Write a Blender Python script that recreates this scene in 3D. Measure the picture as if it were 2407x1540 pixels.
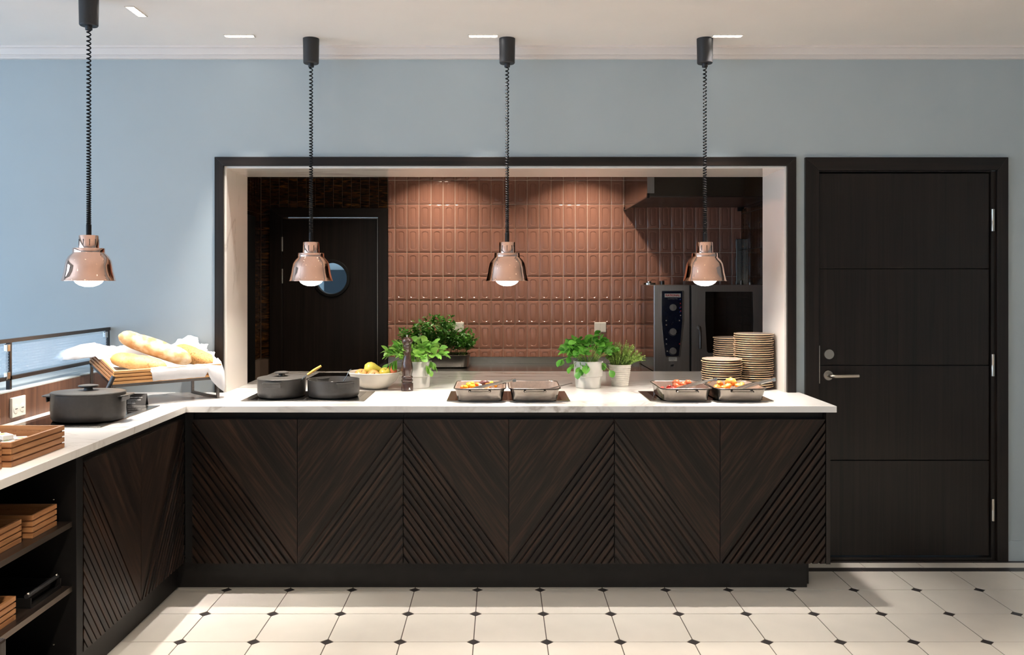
import bpy, math, random
from mathutils import Vector, Matrix, Euler
R = math.radians
rnd = random.Random(7)
for o in list(bpy.data.objects): bpy.data.objects.remove(o)
S = bpy.context.scene
COL = S.collection

# ------------------------------------------------------------------ camera
# measured from the photograph (2407x1540): focal 2040 px, vanishing point (1176, 662), eye height 1.48 m
F, VX, VY, EYE = 2040.0, 1176.0, 662.0, 1.48
cam = bpy.data.cameras.new('camera'); cam_o = bpy.data.objects.new('camera', cam); COL.objects.link(cam_o)
cam_o.location = (0, 0, EYE); cam_o.rotation_euler = (R(90), 0, 0)
cam.sensor_fit = 'HORIZONTAL'; cam.sensor_width = 36; cam.lens = F / 2407 * 36
cam.shift_x = (1203.5 - VX) / 2407; cam.shift_y = -(770 - VY) / 2407
cam.clip_start = 0.05
S.camera = cam_o

# ------------------------------------------------------------------ light
W = bpy.data.worlds.new('world'); S.world = W; W.use_nodes = True
bg = W.node_tree.nodes['Background']
bg.inputs[0].default_value = (0.54, 0.75, 1.0, 1); bg.inputs[1].default_value = 6.5
S.view_settings.view_transform = 'Standard'; S.view_settings.look = 'None'
S.view_settings.gamma = 1; S.view_settings.use_curve_mapping = False
S.view_settings.exposure = 0.12
STRIP_W, ROOM_W, HEAT_W, KITCH_W = 1.30, 19.0, 5.4, 10.0
WARM = (1.0, 0.86, 0.70)

def area_light(name, loc, power, size, color=(1, 1, 1), spread=180, rot=(0, 0, 0), parent=None, shape='DISK', size_y=None):
    l = bpy.data.lights.new(name, 'AREA'); l.energy = power; l.color = color; l.shape = shape
    l.size = size
    if size_y: l.size_y = size_y
    l.spread = R(spread)
    o = bpy.data.objects.new(name, l); COL.objects.link(o)
    o.location = loc; o.rotation_euler = rot
    if parent: o.parent = parent
    return o

# daylight portal in the big window of the left wall
for (py, pz, sx, sy, rot, px_) in ((0.9, 1.4, 2.1, 6.6, (0, R(-90), 0), -5.2),):
    po = area_light('daylight_portal', (px_, py, pz), 1, sx, shape='RECTANGLE', size_y=sy, rot=rot)
    po.data.cycles.is_portal = True

# ------------------------------------------------------------------ materials
def lin(c):
    return tuple(((x / 255) / 12.92 if x / 255 <= 0.04045 else ((x / 255 + 0.055) / 1.055) ** 2.4) for x in c)
M = {}
def base(name):
    m = bpy.data.materials.new(name); m.use_nodes = True; M[name] = m
    nt = m.node_tree; b = nt.nodes['Principled BSDF']
    return m, nt, b
def nd(nt, t, **kw):
    n = nt.nodes.new(t)
    for k, v in kw.items():
        if k.startswith('i_'): n.inputs[k[2:]].default_value = v
        else: setattr(n, k, v)
    return n
def ramp(nt, stops):
    r = nt.nodes.new('ShaderNodeValToRGB'); e = r.color_ramp.elements
    while len(e) < len(stops): e.new(0.5)
    for el, (p, c) in zip(e, stops): el.position = p; el.color = (*c, 1)
    return r
def plain(name, c, rough=0.5, metal=0.0, var=0.08, scale=12.0, bump=0.0, coat=0.0, spec=0.5):
    """colour with a faint noise variation"""
    m, nt, b = base(name)
    tc = nd(nt, 'ShaderNodeTexCoord'); n = nd(nt, 'ShaderNodeTexNoise'); n.inputs['Scale'].default_value = scale; n.inputs['Detail'].default_value = 4
    nt.links.new(tc.outputs['Object'], n.inputs['Vector'])
    r = ramp(nt, [(0.3, tuple(x * (1 - var) for x in c)), (0.7, tuple(min(1, x * (1 + var)) for x in c))])
    nt.links.new(n.outputs['Fac'], r.inputs['Fac']); nt.links.new(r.outputs['Color'], b.inputs['Base Color'])
    b.inputs['Roughness'].default_value = rough; b.inputs['Metallic'].default_value = metal
    b.inputs['Coat Weight'].default_value = coat; b.inputs['Specular IOR Level'].default_value = spec
    if bump:
        bp = nd(nt, 'ShaderNodeBump'); bp.inputs['Strength'].default_value = bump; bp.inputs['Distance'].default_value = 0.002
        nt.links.new(n.outputs['Fac'], bp.inputs['Height']); nt.links.new(bp.outputs['Normal'], b.inputs['Normal'])
    return m
def wood(name, c1, c2, rot=(0, 0, 0), across=60.0, along=3.0, grain_axis='Z', rough=0.4, c3=None, bump=0.15, spec=0.5, contrast=(0.35, 0.68)):
    m, nt, b = base(name)
    tc = nd(nt, 'ShaderNodeTexCoord')
    m1 = nd(nt, 'ShaderNodeMapping'); m1.inputs['Rotation'].default_value = rot
    m2 = nd(nt, 'ShaderNodeMapping')
    sc = [across] * 3; sc['XYZ'.index(grain_axis)] = along
    m2.inputs['Scale'].default_value = sc
    nt.links.new(tc.outputs['Object'], m1.inputs['Vector']); nt.links.new(m1.outputs['Vector'], m2.inputs['Vector'])
    n = nd(nt, 'ShaderNodeTexNoise'); n.inputs['Scale'].default_value = 1.0; n.inputs['Detail'].default_value = 6; n.inputs['Distortion'].default_value = 0.9
    nt.links.new(m2.outputs['Vector'], n.inputs['Vector'])
    n2 = nd(nt, 'ShaderNodeTexNoise'); n2.inputs['Scale'].default_value = 0.22; n2.inputs['Detail'].default_value = 3; n2.inputs['Distortion'].default_value = 2.2
    nt.links.new(m2.outputs['Vector'], n2.inputs['Vector'])
    mx = nd(nt, 'ShaderNodeMath', operation='MULTIPLY_ADD'); mx.inputs[1].default_value = 0.55
    mm = nd(nt, 'ShaderNodeMath', operation='MULTIPLY'); mm.inputs[1].default_value = 0.45
    nt.links.new(n2.outputs['Fac'], mm.inputs[0]); nt.links.new(n.outputs['Fac'], mx.inputs[0]); nt.links.new(mm.outputs[0], mx.inputs[2])
    st = [(contrast[0], c1), (contrast[1], c2)] if c3 is None else [(contrast[0], c1), (0.5, c3), (contrast[1], c2)]
    r = ramp(nt, st)
    nt.links.new(mx.outputs[0], r.inputs['Fac']); nt.links.new(r.outputs['Color'], b.inputs['Base Color'])
    b.inputs['Roughness'].default_value = rough; b.inputs['Specular IOR Level'].default_value = spec
    bp = nd(nt, 'ShaderNodeBump'); bp.inputs['Strength'].default_value = bump; bp.inputs['Distance'].default_value = 0.001
    nt.links.new(mx.outputs[0], bp.inputs['Height']); nt.links.new(bp.outputs['Normal'], b.inputs['Normal'])
    return m
def emit(name, c, s):
    m, nt, b = base(name)
    b.inputs['Base Color'].default_value = (*c, 1); b.inputs['Emission Color'].default_value = (*c, 1); b.inputs['Emission Strength'].default_value = s
    return m
def marble(name, white, vein, scale=1.3, rough=0.06, width=0.03, rot=(0, 0, 0.6)):
    m, nt, b = base(name)
    tc = nd(nt, 'ShaderNodeTexCoord'); mp = nd(nt, 'ShaderNodeMapping'); mp.inputs['Rotation'].default_value = rot; mp.inputs['Scale'].default_value = (1, 2.6, 1.6)
    nt.links.new(tc.outputs['Object'], mp.inputs['Vector'])
    n = nd(nt, 'ShaderNodeTexNoise'); n.inputs['Scale'].default_value = scale; n.inputs['Detail'].default_value = 9; n.inputs['Distortion'].default_value = 1.2
    n.inputs['Roughness'].default_value = 0.55
    nt.links.new(mp.outputs['Vector'], n.inputs['Vector'])
    s = nd(nt, 'ShaderNodeMath', operation='SUBTRACT'); s.inputs[1].default_value = 0.5
    a = nd(nt, 'ShaderNodeMath', operation='ABSOLUTE')
    nt.links.new(n.outputs['Fac'], s.inputs[0]); nt.links.new(s.outputs[0], a.inputs[0])
    r = ramp(nt, [(0.0, (1, 1, 1)), (width, (0, 0, 0))])
    nt.links.new(a.outputs[0], r.inputs['Fac'])
    n2 = nd(nt, 'ShaderNodeTexNoise'); n2.inputs['Scale'].default_value = scale * 0.9; n2.inputs['Detail'].default_value = 2
    nt.links.new(tc.outputs['Object'], n2.inputs['Vector'])
    r2 = ramp(nt, [(0.45, (0, 0, 0)), (0.72, (1, 1, 1))]); nt.links.new(n2.outputs['Fac'], r2.inputs['Fac'])
    mu = nd(nt, 'ShaderNodeMath', operation='MULTIPLY'); nt.links.new(r.outputs['Color'], mu.inputs[0]); nt.links.new(r2.outputs['Color'], mu.inputs[1])
    mix = nd(nt, 'ShaderNodeMix', data_type='RGBA'); mix.inputs[6].default_value = (*white, 1); mix.inputs[7].default_value = (*vein, 1)
    nt.links.new(mu.outputs[0], mix.inputs[0]); nt.links.new(mix.outputs[2], b.inputs['Base Color'])
    b.inputs['Roughness'].default_value = rough; b.inputs['Specular IOR Level'].default_value = 0.6
    return m
def brushed(name, c, rough=0.28, axis=0, amt=0.25):
    m, nt, b = base(name)
    tc = nd(nt, 'ShaderNodeTexCoord'); mp = nd(nt, 'ShaderNodeMapping'); sc = [400, 400, 400]; sc[axis] = 4; mp.inputs['Scale'].default_value = sc
    nt.links.new(tc.outputs['Object'], mp.inputs['Vector'])
    n = nd(nt, 'ShaderNodeTexNoise'); n.inputs['Scale'].default_value = 1; nt.links.new(mp.outputs['Vector'], n.inputs['Vector'])
    r = ramp(nt, [(0.2, tuple(x * (1 - amt) for x in c)), (0.8, c)]); nt.links.new(n.outputs['Fac'], r.inputs['Fac'])
    nt.links.new(r.outputs['Color'], b.inputs['Base Color'])
    mr = nd(nt, 'ShaderNodeMapRange'); mr.inputs['To Min'].default_value = rough * 0.75; mr.inputs['To Max'].default_value = rough * 1.25
    nt.links.new(n.outputs['Fac'], mr.inputs['Value']); nt.links.new(mr.outputs[0], b.inputs['Roughness'])
    b.inputs['Metallic'].default_value = 1.0
    return m
def clear(name, tint=(1, 1, 1), gloss=0.12, diffuse=0.0, rough=0.02):
    m, nt, b = base(name); nt.nodes.remove(b)
    out = nt.nodes['Material Output']
    t = nd(nt, 'ShaderNodeBsdfTransparent'); t.inputs[0].default_value = (*tint, 1)
    g = nd(nt, 'ShaderNodeBsdfGlossy'); g.inputs['Roughness'].default_value = rough
    x = nd(nt, 'ShaderNodeMixShader'); x.inputs[0].default_value = gloss
    nt.links.new(t.outputs[0], x.inputs[1]); nt.links.new(g.outputs[0], x.inputs[2]); last = x
    if diffuse:
        d = nd(nt, 'ShaderNodeBsdfTranslucent'); d.inputs[0].default_value = (0.9, 0.93, 0.95, 1)
        y = nd(nt, 'ShaderNodeMixShader'); y.inputs[0].default_value = diffuse
        nt.links.new(x.outputs[0], y.inputs[1]); nt.links.new(d.outputs[0], y.inputs[2]); last = y
    nt.links.new(last.outputs[0], out.inputs['Surface'])
    return m
def leafy(name, c1, c2, trans=0.3):
    m, nt, b = base(name)
    oi = nd(nt, 'ShaderNodeObjectInfo'); tc = nd(nt, 'ShaderNodeTexCoord')
    n = nd(nt, 'ShaderNodeTexNoise'); n.inputs['Scale'].default_value = 30; nt.links.new(tc.outputs['Object'], n.inputs['Vector'])
    ad = nd(nt, 'ShaderNodeMath', operation='MULTIPLY_ADD'); ad.inputs[1].default_value = 0.6
    mm = nd(nt, 'ShaderNodeMath', operation='MULTIPLY'); mm.inputs[1].default_value = 0.4
    nt.links.new(oi.outputs['Random'], mm.inputs[0]); nt.links.new(n.outputs['Fac'], ad.inputs[0]); nt.links.new(mm.outputs[0], ad.inputs[2])
    r = ramp(nt, [(0.2, c1), (0.75, c2)]); nt.links.new(ad.outputs[0], r.inputs['Fac']); nt.links.new(r.outputs['Color'], b.inputs['Base Color'])
    b.inputs['Roughness'].default_value = 0.45
    t = nd(nt, 'ShaderNodeBsdfTranslucent'); nt.links.new(r.outputs['Color'], t.inputs[0])
    x = nd(nt, 'ShaderNodeMixShader'); x.inputs[0].default_value = trans
    nt.links.new(b.outputs[0], x.inputs[1]); nt.links.new(t.outputs[0], x.inputs[2]); nt.links.new(x.outputs[0], nt.nodes['Material Output'].inputs['Surface'])
    return m
def speckle(name, c, dots, scale=150, thr=0.66, rough=0.6, patch=None, pscale=14, soft=.1):
    m, nt, b = base(name)
    tc = nd(nt, 'ShaderNodeTexCoord')
    n = nd(nt, 'ShaderNodeTexNoise'); n.inputs['Scale'].default_value = scale; nt.links.new(tc.outputs['Object'], n.inputs['Vector'])
    n.inputs['Detail'].default_value = 6
    r = ramp(nt, [(thr - soft, (0, 0, 0)), (thr, (1, 1, 1))]); nt.links.new(n.outputs['Fac'], r.inputs['Fac'])
    mix = nd(nt, 'ShaderNodeMix', data_type='RGBA'); mix.inputs[7].default_value = (*dots, 1); nt.links.new(r.outputs['Color'], mix.inputs[0])
    if patch:
        n2 = nd(nt, 'ShaderNodeTexNoise'); n2.inputs['Scale'].default_value = pscale; n2.inputs['Detail'].default_value = 5; nt.links.new(tc.outputs['Object'], n2.inputs['Vector'])
        r2 = ramp(nt, [(0.38, c), (0.62, patch)]); nt.links.new(n2.outputs['Fac'], r2.inputs['Fac']); nt.links.new(r2.outputs['Color'], mix.inputs[6])
    else: mix.inputs[6].default_value = (*c, 1)
    nt.links.new(mix.outputs[2], b.inputs['Base Color']); b.inputs['Roughness'].default_value = rough
    bp = nd(nt, 'ShaderNodeBump'); bp.inputs['Strength'].default_value = 0.3; bp.inputs['Distance'].default_value = 0.002
    nt.links.new(n.outputs['Fac'], bp.inputs['Height']); nt.links.new(bp.outputs['Normal'], b.inputs['Normal'])
    return m

plain('wall_paint', lin((174, 185, 189)), 0.55, var=0.02, scale=3, bump=0.03)
plain('ceiling_paint', lin((250, 243, 236)), 0.6, var=0.015, scale=3)
plain('crown_paint', lin((236, 228, 222)), 0.5, var=0.01)
DK1, DK2, DK3 = lin((14, 11, 9)), lin((62, 43, 32)), lin((29, 21, 17))
ANG = math.atan2(0.687, 0.5)
wood('oak_left', DK1, DK2, rot=(0, math.pi / 2 - ANG, 0), across=70, along=3.5, rough=0.42, c3=DK3, spec=.25)
wood('oak_right', DK1, DK2, rot=(0, -(math.pi / 2 - ANG), 0), across=70, along=3.5, rough=0.42, c3=DK3, spec=.25)
wood('oak_vert', lin((15, 12, 10)), lin((38, 29, 24)), across=70, along=1.5, rough=0.33, bump=0.08, spec=.35)
wood('oak_horiz', lin((15, 12, 10)), lin((38, 29, 24)), grain_axis='X', across=70, along=1.5, rough=0.33, bump=0.08, spec=.35)
wood('oak_y', lin((24, 20, 18)), lin((54, 44, 37)), grain_axis='Y', across=70, along=1.5, rough=0.35, bump=0.08)
wood('screen_wood', lin((74, 48, 36)), lin((120, 84, 64)), across=60, along=2.0, rough=0.35)
wood('crate_x', lin((140, 92, 56)), lin((184, 132, 86)), grain_axis='X', across=90, along=5, rough=0.5)
wood('crate_y', lin((140, 92, 56)), lin((184, 132, 86)), grain_axis='Y', across=90, along=5, rough=0.5)
wood('basket_x', lin((190, 132, 72)), lin((222, 172, 112)), grain_axis='X', across=90, along=5, rough=0.5)
wood('basket_y', lin((150, 98, 60)), lin((190, 140, 92)), grain_axis='Y', across=90, along=5, rough=0.5)
wood('spoon_wood', lin((200, 150, 70)), lin((232, 190, 110)), grain_axis='X', across=120, along=8, rough=0.4)
plain('black_paint', lin((20, 19, 19)), 0.45, spec=.3)
plain('plinth_black', lin((34, 31, 29)), 0.5, var=0.15, scale=20, spec=.3)
plain('shelf_black', lin((14, 13, 13)), 0.5, spec=.25)
brushed('shelf_edge', lin((120, 108, 98)), 0.4, 1)
marble('counter_marble', (0.82, 0.80, 0.77), lin((150, 138, 126)), rough=0.05, width=0.028)
marble('jamb_marble', (0.86, 0.81, 0.75), lin((140, 124, 112)), scale=0.9, rough=0.10, width=0.03, rot=(0.6, 0.4, 0))
plain('floor_tile', lin((226, 220, 210)), 0.28, var=0.035, scale=6)
plain('floor_dark', lin((58, 54, 54)), 0.35, var=0.1, scale=10)
plain('grout_floor', lin((92, 82, 74)), 0.8)
def pink():
    m, nt, b = base('pink_tile')
    oi = nd(nt, 'ShaderNodeObjectInfo')
    r = ramp(nt, [(0.0, lin((150, 106, 90))), (1.0, lin((160, 114, 97)))]); nt.links.new(oi.outputs['Random'], r.inputs['Fac'])
    nt.links.new(r.outputs['Color'], b.inputs['Base Color']); b.inputs['Roughness'].default_value = 0.12
pink()
plain('grout_pink', lin((228, 212, 196)), 0.8)
def darktile():
    m, nt, b = base('brown_tile')
    oi = nd(nt, 'ShaderNodeObjectInfo'); tc = nd(nt, 'ShaderNodeTexCoord'); mp = nd(nt, 'ShaderNodeMapping'); mp.inputs['Scale'].default_value = (9, 9, 60)
    va = nd(nt, 'ShaderNodeVectorMath', operation='ADD')
    cb = nd(nt, 'ShaderNodeCombineXYZ'); mu = nd(nt, 'ShaderNodeMath', operation='MULTIPLY'); mu.inputs[1].default_value = 50
    nt.links.new(oi.outputs['Random'], mu.inputs[0]); nt.links.new(mu.outputs[0], cb.inputs[0]); nt.links.new(mu.outputs[0], cb.inputs[2])
    nt.links.new(tc.outputs['Object'], mp.inputs['Vector']); nt.links.new(mp.outputs[0], va.inputs[0]); nt.links.new(cb.outputs[0], va.inputs[1])
    n = nd(nt, 'ShaderNodeTexNoise'); n.inputs['Detail'].default_value = 6; n.inputs['Distortion'].default_value = 1.0; n.inputs['Scale'].default_value = 1
    nt.links.new(va.outputs[0], n.inputs['Vector'])
    r = ramp(nt, [(0.42, lin((30, 19, 12))), (0.58, lin((62, 38, 18))), (0.72, lin((128, 82, 36)))]); nt.links.new(n.outputs['Fac'], r.inputs['Fac'])
    nt.links.new(r.outputs['Color'], b.inputs['Base Color']); b.inputs['Roughness'].default_value = 0.1
    bp = nd(nt, 'ShaderNodeBump'); bp.inputs['Strength'].default_value = 0.25; bp.inputs['Distance'].default_value = 0.002
    nt.links.new(n.outputs['Fac'], bp.inputs['Height']); nt.links.new(bp.outputs['Normal'], b.inputs['Normal'])
darktile()
plain('grout_dark', lin((112, 94, 80)), 0.8)
brushed('steel', lin((190, 186, 180)), 0.22, 0)
brushed('steel_v', lin((206, 204, 204)), 0.34, 2)
brushed('steel_dark', lin((110, 104, 100)), 0.3, 0)
brushed('hood_steel', lin((150, 146, 142)), 0.12, 0, 0.1)
plain('chrome', lin((210, 208, 205)), 0.12, 1.0, var=0.02)
plain('nickel', lin((196, 188, 176)), 0.28, 1.0, var=0.03)
plain('copper', lin((242, 200, 180)), 0.045, 1.0, var=0.02)
plain('lamp_black', lin((34, 34, 36)), 0.5, var=0.04)
plain('cord_black', lin((16, 16, 17)), 0.55, var=0.04, spec=.2)
plain('slot_black', (0.01, 0.01, 0.01), 0.6)
emit('bulb_glow', (1.0, 0.93, 0.82), 14.0)
emit('led_glow', (1.0, 0.94, 0.86), 10.0)
plain('led_frame', lin((225, 215, 205)), 0.4)
plain('cast_iron', lin((58, 55, 52)), 0.42, var=0.12, scale=60, bump=0.08)
plain('enamel', lin((112, 104, 100)), 0.35, var=0.1, scale=50)
plain('pan_inside', lin((128, 112, 102)), 0.5, var=0.12, scale=90)
plain('pan_outside', lin((140, 132, 124)), 0.16, 0.95, var=0.1, scale=30)
plain('glass_black', lin((20, 18, 17)), 0.05, var=0.02)
plain('plate_glaze', lin((150, 138, 130)), 0.16, var=0.04)
plain('plate_rim', lin((196, 164, 130)), 0.35, var=0.1)
plain('bowl_white', lin((226, 218, 204)), 0.1, var=0.02)
plain('pot_grey', lin((206, 202, 196)), 0.6, var=0.05, scale=20, bump=0.1)
plain('pot_wash', lin((200, 194, 184)), 0.7, var=0.12, scale=30, bump=0.2)
plain('soil', lin((50, 38, 28)), 0.9, var=0.3, scale=80)
leafy('leaf_bright', lin((76, 138, 44)), lin((142, 190, 84)))
leafy('leaf_mid', lin((54, 118, 38)), lin((108, 170, 62)))
leafy('leaf_dark', lin((34, 84, 26)), lin((78, 138, 50)), 0.2)
leafy('leaf_thyme', lin((128, 162, 70)), lin((200, 214, 136)))
plain('stem_green', lin((140, 170, 84)), 0.5)
plain('mill_wood', lin((62, 44, 38)), 0.16, var=0.15, scale=30, coat=0.4)
plain('white_plastic', lin((232, 228, 218)), 0.3, var=0.02)
plain('grey_plastic', lin((196, 186, 172)), 0.35, var=0.02)
plain('cloth', lin((226, 226, 230)), 0.85, var=0.02, scale=200)
speckle('bread_pale', lin((184, 134, 80)), lin((226, 204, 170)), 26, 0.68, 0.75, soft=.26, patch=lin((210, 176, 130)))
speckle('bread_seed', lin((180, 130, 72)), lin((120, 74, 34)), 190, 0.64, 0.8, patch=lin((200, 152, 92)))
speckle('bread_gold', lin((186, 132, 66)), lin((146, 96, 48)), 90, 0.74, 0.75, soft=.2, patch=lin((208, 166, 108)))
plain('paper_white', lin((240, 240, 238)), 0.5, var=0.02)
plain('print_yellow', lin((226, 206, 60)), 0.5)
plain('print_green', lin((150, 180, 90)), 0.5)
plain('print_dark', lin((40, 52, 46)), 0.5)
plain('card_black', lin((40, 36, 34)), 0.4)
plain('ink_white', lin((246, 246, 244)), 0.5, var=0.0)
plain('red_print', lin((206, 40, 38)), 0.4)
plain('blue_print', lin((40, 80, 170)), 0.4)
plain('panel_blue', lin((16, 24, 46)), 0.12, var=0.03)
plain('knob_grey', lin((150, 146, 140)), 0.35)
plain('apple', lin((214, 150, 88)), 0.25, var=0.35, scale=18)
plain('apple_red', lin((214, 120, 84)), 0.25, var=0.3, scale=16)
plain('pear', lin((206, 192, 84)), 0.3, var=0.12, scale=40)
plain('apple_green', lin((196, 178, 72)), 0.25, var=0.15, scale=20)
plain('carrot', lin((226, 110, 34)), 0.4, var=0.2, scale=30)
plain('swede', lin((240, 166, 40)), 0.4, var=0.2, scale=30)
plain('beet', lin((70, 38, 38)), 0.4, var=0.3, scale=30)
plain('onion', lin((228, 206, 170)), 0.35, var=0.15, scale=30)
plain('potato', lin((224, 150, 72)), 0.4, var=0.25, scale=40)
plain('sausage', lin((206, 110, 72)), 0.3, var=0.3, scale=40)
plain('bacon', lin((178, 52, 44)), 0.35, var=0.4, scale=60)
plain('egg_white', lin((246, 244, 238)), 0.3, var=0.01)
clear('window_pane', gloss=0.06)
clear('oven_glass', tint=(0.40, 0.39, 0.36), gloss=0.14, rough=0.03)
clear('round_glass', tint=(0.85, 0.92, 0.95), gloss=0.06)
clear('reeded_glass', tint=(0.88, 0.94, 0.97), gloss=0.22, diffuse=0.38, rough=0.05)
plain('corridor_wall', lin((200, 206, 206)), 0.6)
plain('corridor_dark', lin((52, 62, 70)), 0.5)
plain('kitchen_ceiling', lin((215, 205, 195)), 0.6)
plain('kitchen_floor', lin((110, 100, 92)), 0.5)
plain('blue_fabric', lin((70, 92, 160)), 0.9)
plain('cream_piping', lin((226, 196, 150)), 0.8)

# ------------------------------------------------------------------ mesh helpers
class MB:
    def __init__(s): s.v = []; s.f = []
    def add(s, vs, fs):
        n = len(s.v); s.v += [tuple(v) for v in vs]; s.f += [tuple(i + n for i in f) for f in fs]; return s
    def box(s, x0, x1, y0, y1, z0, z1):
        return s.add([(x0, y0, z0), (x1, y0, z0), (x1, y1, z0), (x0, y1, z0), (x0, y0, z1), (x1, y0, z1), (x1, y1, z1), (x0, y1, z1)],
                     [(0, 3, 2, 1), (4, 5, 6, 7), (0, 1, 5, 4), (1, 2, 6, 5), (2, 3, 7, 6), (3, 0, 4, 7)])
    def loft(s, loops, cap0=True, cap1=True, closed=False):
        n = len(loops[0]); vs = [p for l in loops for p in l]; fs = []
        rng = range(len(loops)) if closed else range(len(loops) - 1)
        for a in rng:
            b = (a + 1) % len(loops)
            for i in range(n):
                j = (i + 1) % n
                fs.append((a * n + i, a * n + j, b * n + j, b * n + i))
        if not closed:
            if cap0: fs.append(tuple(reversed(range(n))))
            if cap1: fs.append(tuple((len(loops) - 1) * n + i for i in range(n)))
        return s.add(vs, fs)
    def lathe(s, prof, seg=32, c=(0, 0, 0), sx=1.0, sy=1.0, cap0=True, cap1=True):
        loops = [[(c[0] + r * sx * math.cos(2 * math.pi * i / seg), c[1] + r * sy * math.sin(2 * math.pi * i / seg), c[2] + z) for i in range(seg)] for r, z in prof]
        return s.loft(loops, cap0, cap1)
    def tube(s, path, rw, rt=None, seg=8, cap=True, closed=False, up=(0, 0, 1)):
        rt = rt or rw; P = [Vector(p) for p in path]; loops = []; n = len(P)
        for i, p in enumerate(P):
            if closed: d = (P[(i + 1) % n] - P[i - 1])
            else: d = (P[min(i + 1, n - 1)] - P[max(i - 1, 0)])
            d.normalize(); u = Vector(up); side = d.cross(u)
            if side.length < 1e-4: side = d.cross(Vector((1, 0.01, 0)))
            side.normalize(); uu = side.cross(d)
            a, b = (rw(i / (n - 1)) if callable(rw) else rw), (rt(i / (n - 1)) if callable(rt) else rt)
            loops.append([tuple(p + side * (a * math.cos(2 * math.pi * k / seg)) + uu * (b * math.sin(2 * math.pi * k / seg))) for k in range(seg)])
        return s.loft(loops, cap, cap, closed)
    def bar(s, a, b, w, t, up=(0, 0, 1)):
        a, b = Vector(a), Vector(b); d = (b - a).normalized(); side = d.cross(Vector(up))
        if side.length < 1e-4: side = Vector((1, 0, 0))
        side.normalize(); uu = side.cross(d)
        l = lambda p: [tuple(p + side * (i * w / 2) + uu * (j * t / 2)) for i, j in ((-1, -1), (1, -1), (1, 1), (-1, 1))]
        return s.loft([l(a), l(b)])
    def prism(s, pts, y0, y1):
        """polygon in xz, extruded along y; y0 may be a function (x,z)->y of the front face"""
        f = y0 if callable(y0) else (lambda x, z: y0)
        n = len(pts); vs = [(x, f(x, z), z) for x, z in pts] + [(x, y1, z) for x, z in pts]
        fs = [tuple(range(n)), tuple(n + i for i in reversed(range(n)))] + [(i, n + i, n + (i + 1) % n, (i + 1) % n) for i in range(n)]
        return s.add(vs, fs)
    def slab(s, pts, z0, z1):
        n = len(pts); vs = [(x, y, z0) for x, y in pts] + [(x, y, z1) for x, y in pts]
        fs = [tuple(reversed(range(n))), tuple(n + i for i in range(n))] + [(i, (i + 1) % n, n + (i + 1) % n, n + i) for i in range(n)]
        return s.add(vs, fs)
    def blob(s, c, r, rg, u=8, v=6, jit=0.15, rot=None):
        loops = []; c = Vector(c); rot = rot or Matrix.Identity(3); 
        vs = [tuple(c + rot @ Vector((0, 0, r[2])))]; fs = []
        for a in range(1, v):
            th = math.pi * a / v
            for b in range(u):
                k = 1 + rg.uniform(-jit, jit); ph = 2 * math.pi * b / u
                vs.append(tuple(c + rot @ Vector((r[0] * math.sin(th) * math.cos(ph) * k, r[1] * math.sin(th) * math.sin(ph) * k, r[2] * math.cos(th) * k))))
        vs.append(tuple(c + rot @ Vector((0, 0, -r[2])))); last = len(vs) - 1
        for b in range(u):
            fs.append((0, 1 + b, 1 + (b + 1) % u)); fs.append((last, last - u + (b + 1) % u, last - u + b))
        for a in range(v - 2):
            for b in range(u):
                p, q = 1 + a * u, 1 + (a + 1) * u
                fs.append((p + b, q + b, q + (b + 1) % u, p + (b + 1) % u))
        return s.add(vs, fs)
    def mesh(s, name, mat, smooth=None):
        me = bpy.data.meshes.new(name); me.from_pydata(s.v, [], s.f); me.update()
        import bmesh
        bm = bmesh.new(); bm.from_mesh(me); bmesh.ops.recalc_face_normals(bm, faces=bm.faces); bm.to_mesh(me); bm.free()
        me.materials.append(M[mat])
        if smooth:
            me.polygons.foreach_set('use_smooth', [True] * len(me.polygons)); me.set_sharp_from_angle(angle=R(smooth))
        return me
    def build(s, name, mat, parent=None, smooth=None, bevel=0, loc=None):
        return put(name, s.mesh(name, mat, smooth), parent, bevel, loc)
def put(name, me, parent=None, bevel=0, loc=None, rot=None):
    o = bpy.data.objects.new(name, me); COL.objects.link(o)
    if parent is not None: o.parent = parent
    if loc is not None: o.location = loc
    if rot is not None: o.rotation_euler = rot
    if bevel:
        b = o.modifiers.new('bevel', 'BEVEL'); b.width = bevel; b.segments = 2; b.limit_method = 'ANGLE'; b.angle_limit = R(40)
    return o
def tag(o, label, cat=None, group=None, kind=None):
    o['label'] = label
    if cat: o['category'] = cat
    if group: o['group'] = group
    if kind: o['kind'] = kind
    return o
def thing(name, label, cat, loc=(0, 0, 0), rot=(0, 0, 0), group=None, kind=None):
    o = bpy.data.objects.new(name, None); COL.objects.link(o); o.location = loc; o.rotation_euler = rot; o.empty_display_size = 0.05
    return tag(o, label, cat, group, kind)
def copy_tree(o, parent=None):
    c = o.copy(); COL.objects.link(c); c.parent = parent
    for ch in [x for x in bpy.data.objects if x.parent == o]: copy_tree(ch, c)
    return c
def rr(w, d, r, z, n=4, cx=0, cy=0):
    """rounded rectangle loop in xy"""
    out = []
    for k, (sx, sy) in enumerate(((1, 1), (-1, 1), (-1, -1), (1, -1))):
        for i in range(n):
            a = math.pi / 2 * (k + i / (n - 1))
            out.append((cx + sx * (w / 2 - r) + r * math.cos(a), cy + sy * (d / 2 - r) + r * math.sin(a), z))
    return out
def clip(poly, a, b, c):
    """keep a*x+b*z<=c"""
    out = []
    for i, p in enumerate(poly):
        q = poly[(i + 1) % len(poly)]; fp, fq = a * p[0] + b * p[1] - c, a * q[0] + b * q[1] - c
        if fp <= 0: out.append(p)
        if (fp < 0 < fq) or (fq < 0 < fp):
            t = fp / (fp - fq); out.append((p[0] + t * (q[0] - p[0]), p[1] + t * (q[1] - p[1])))
    return out
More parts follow.
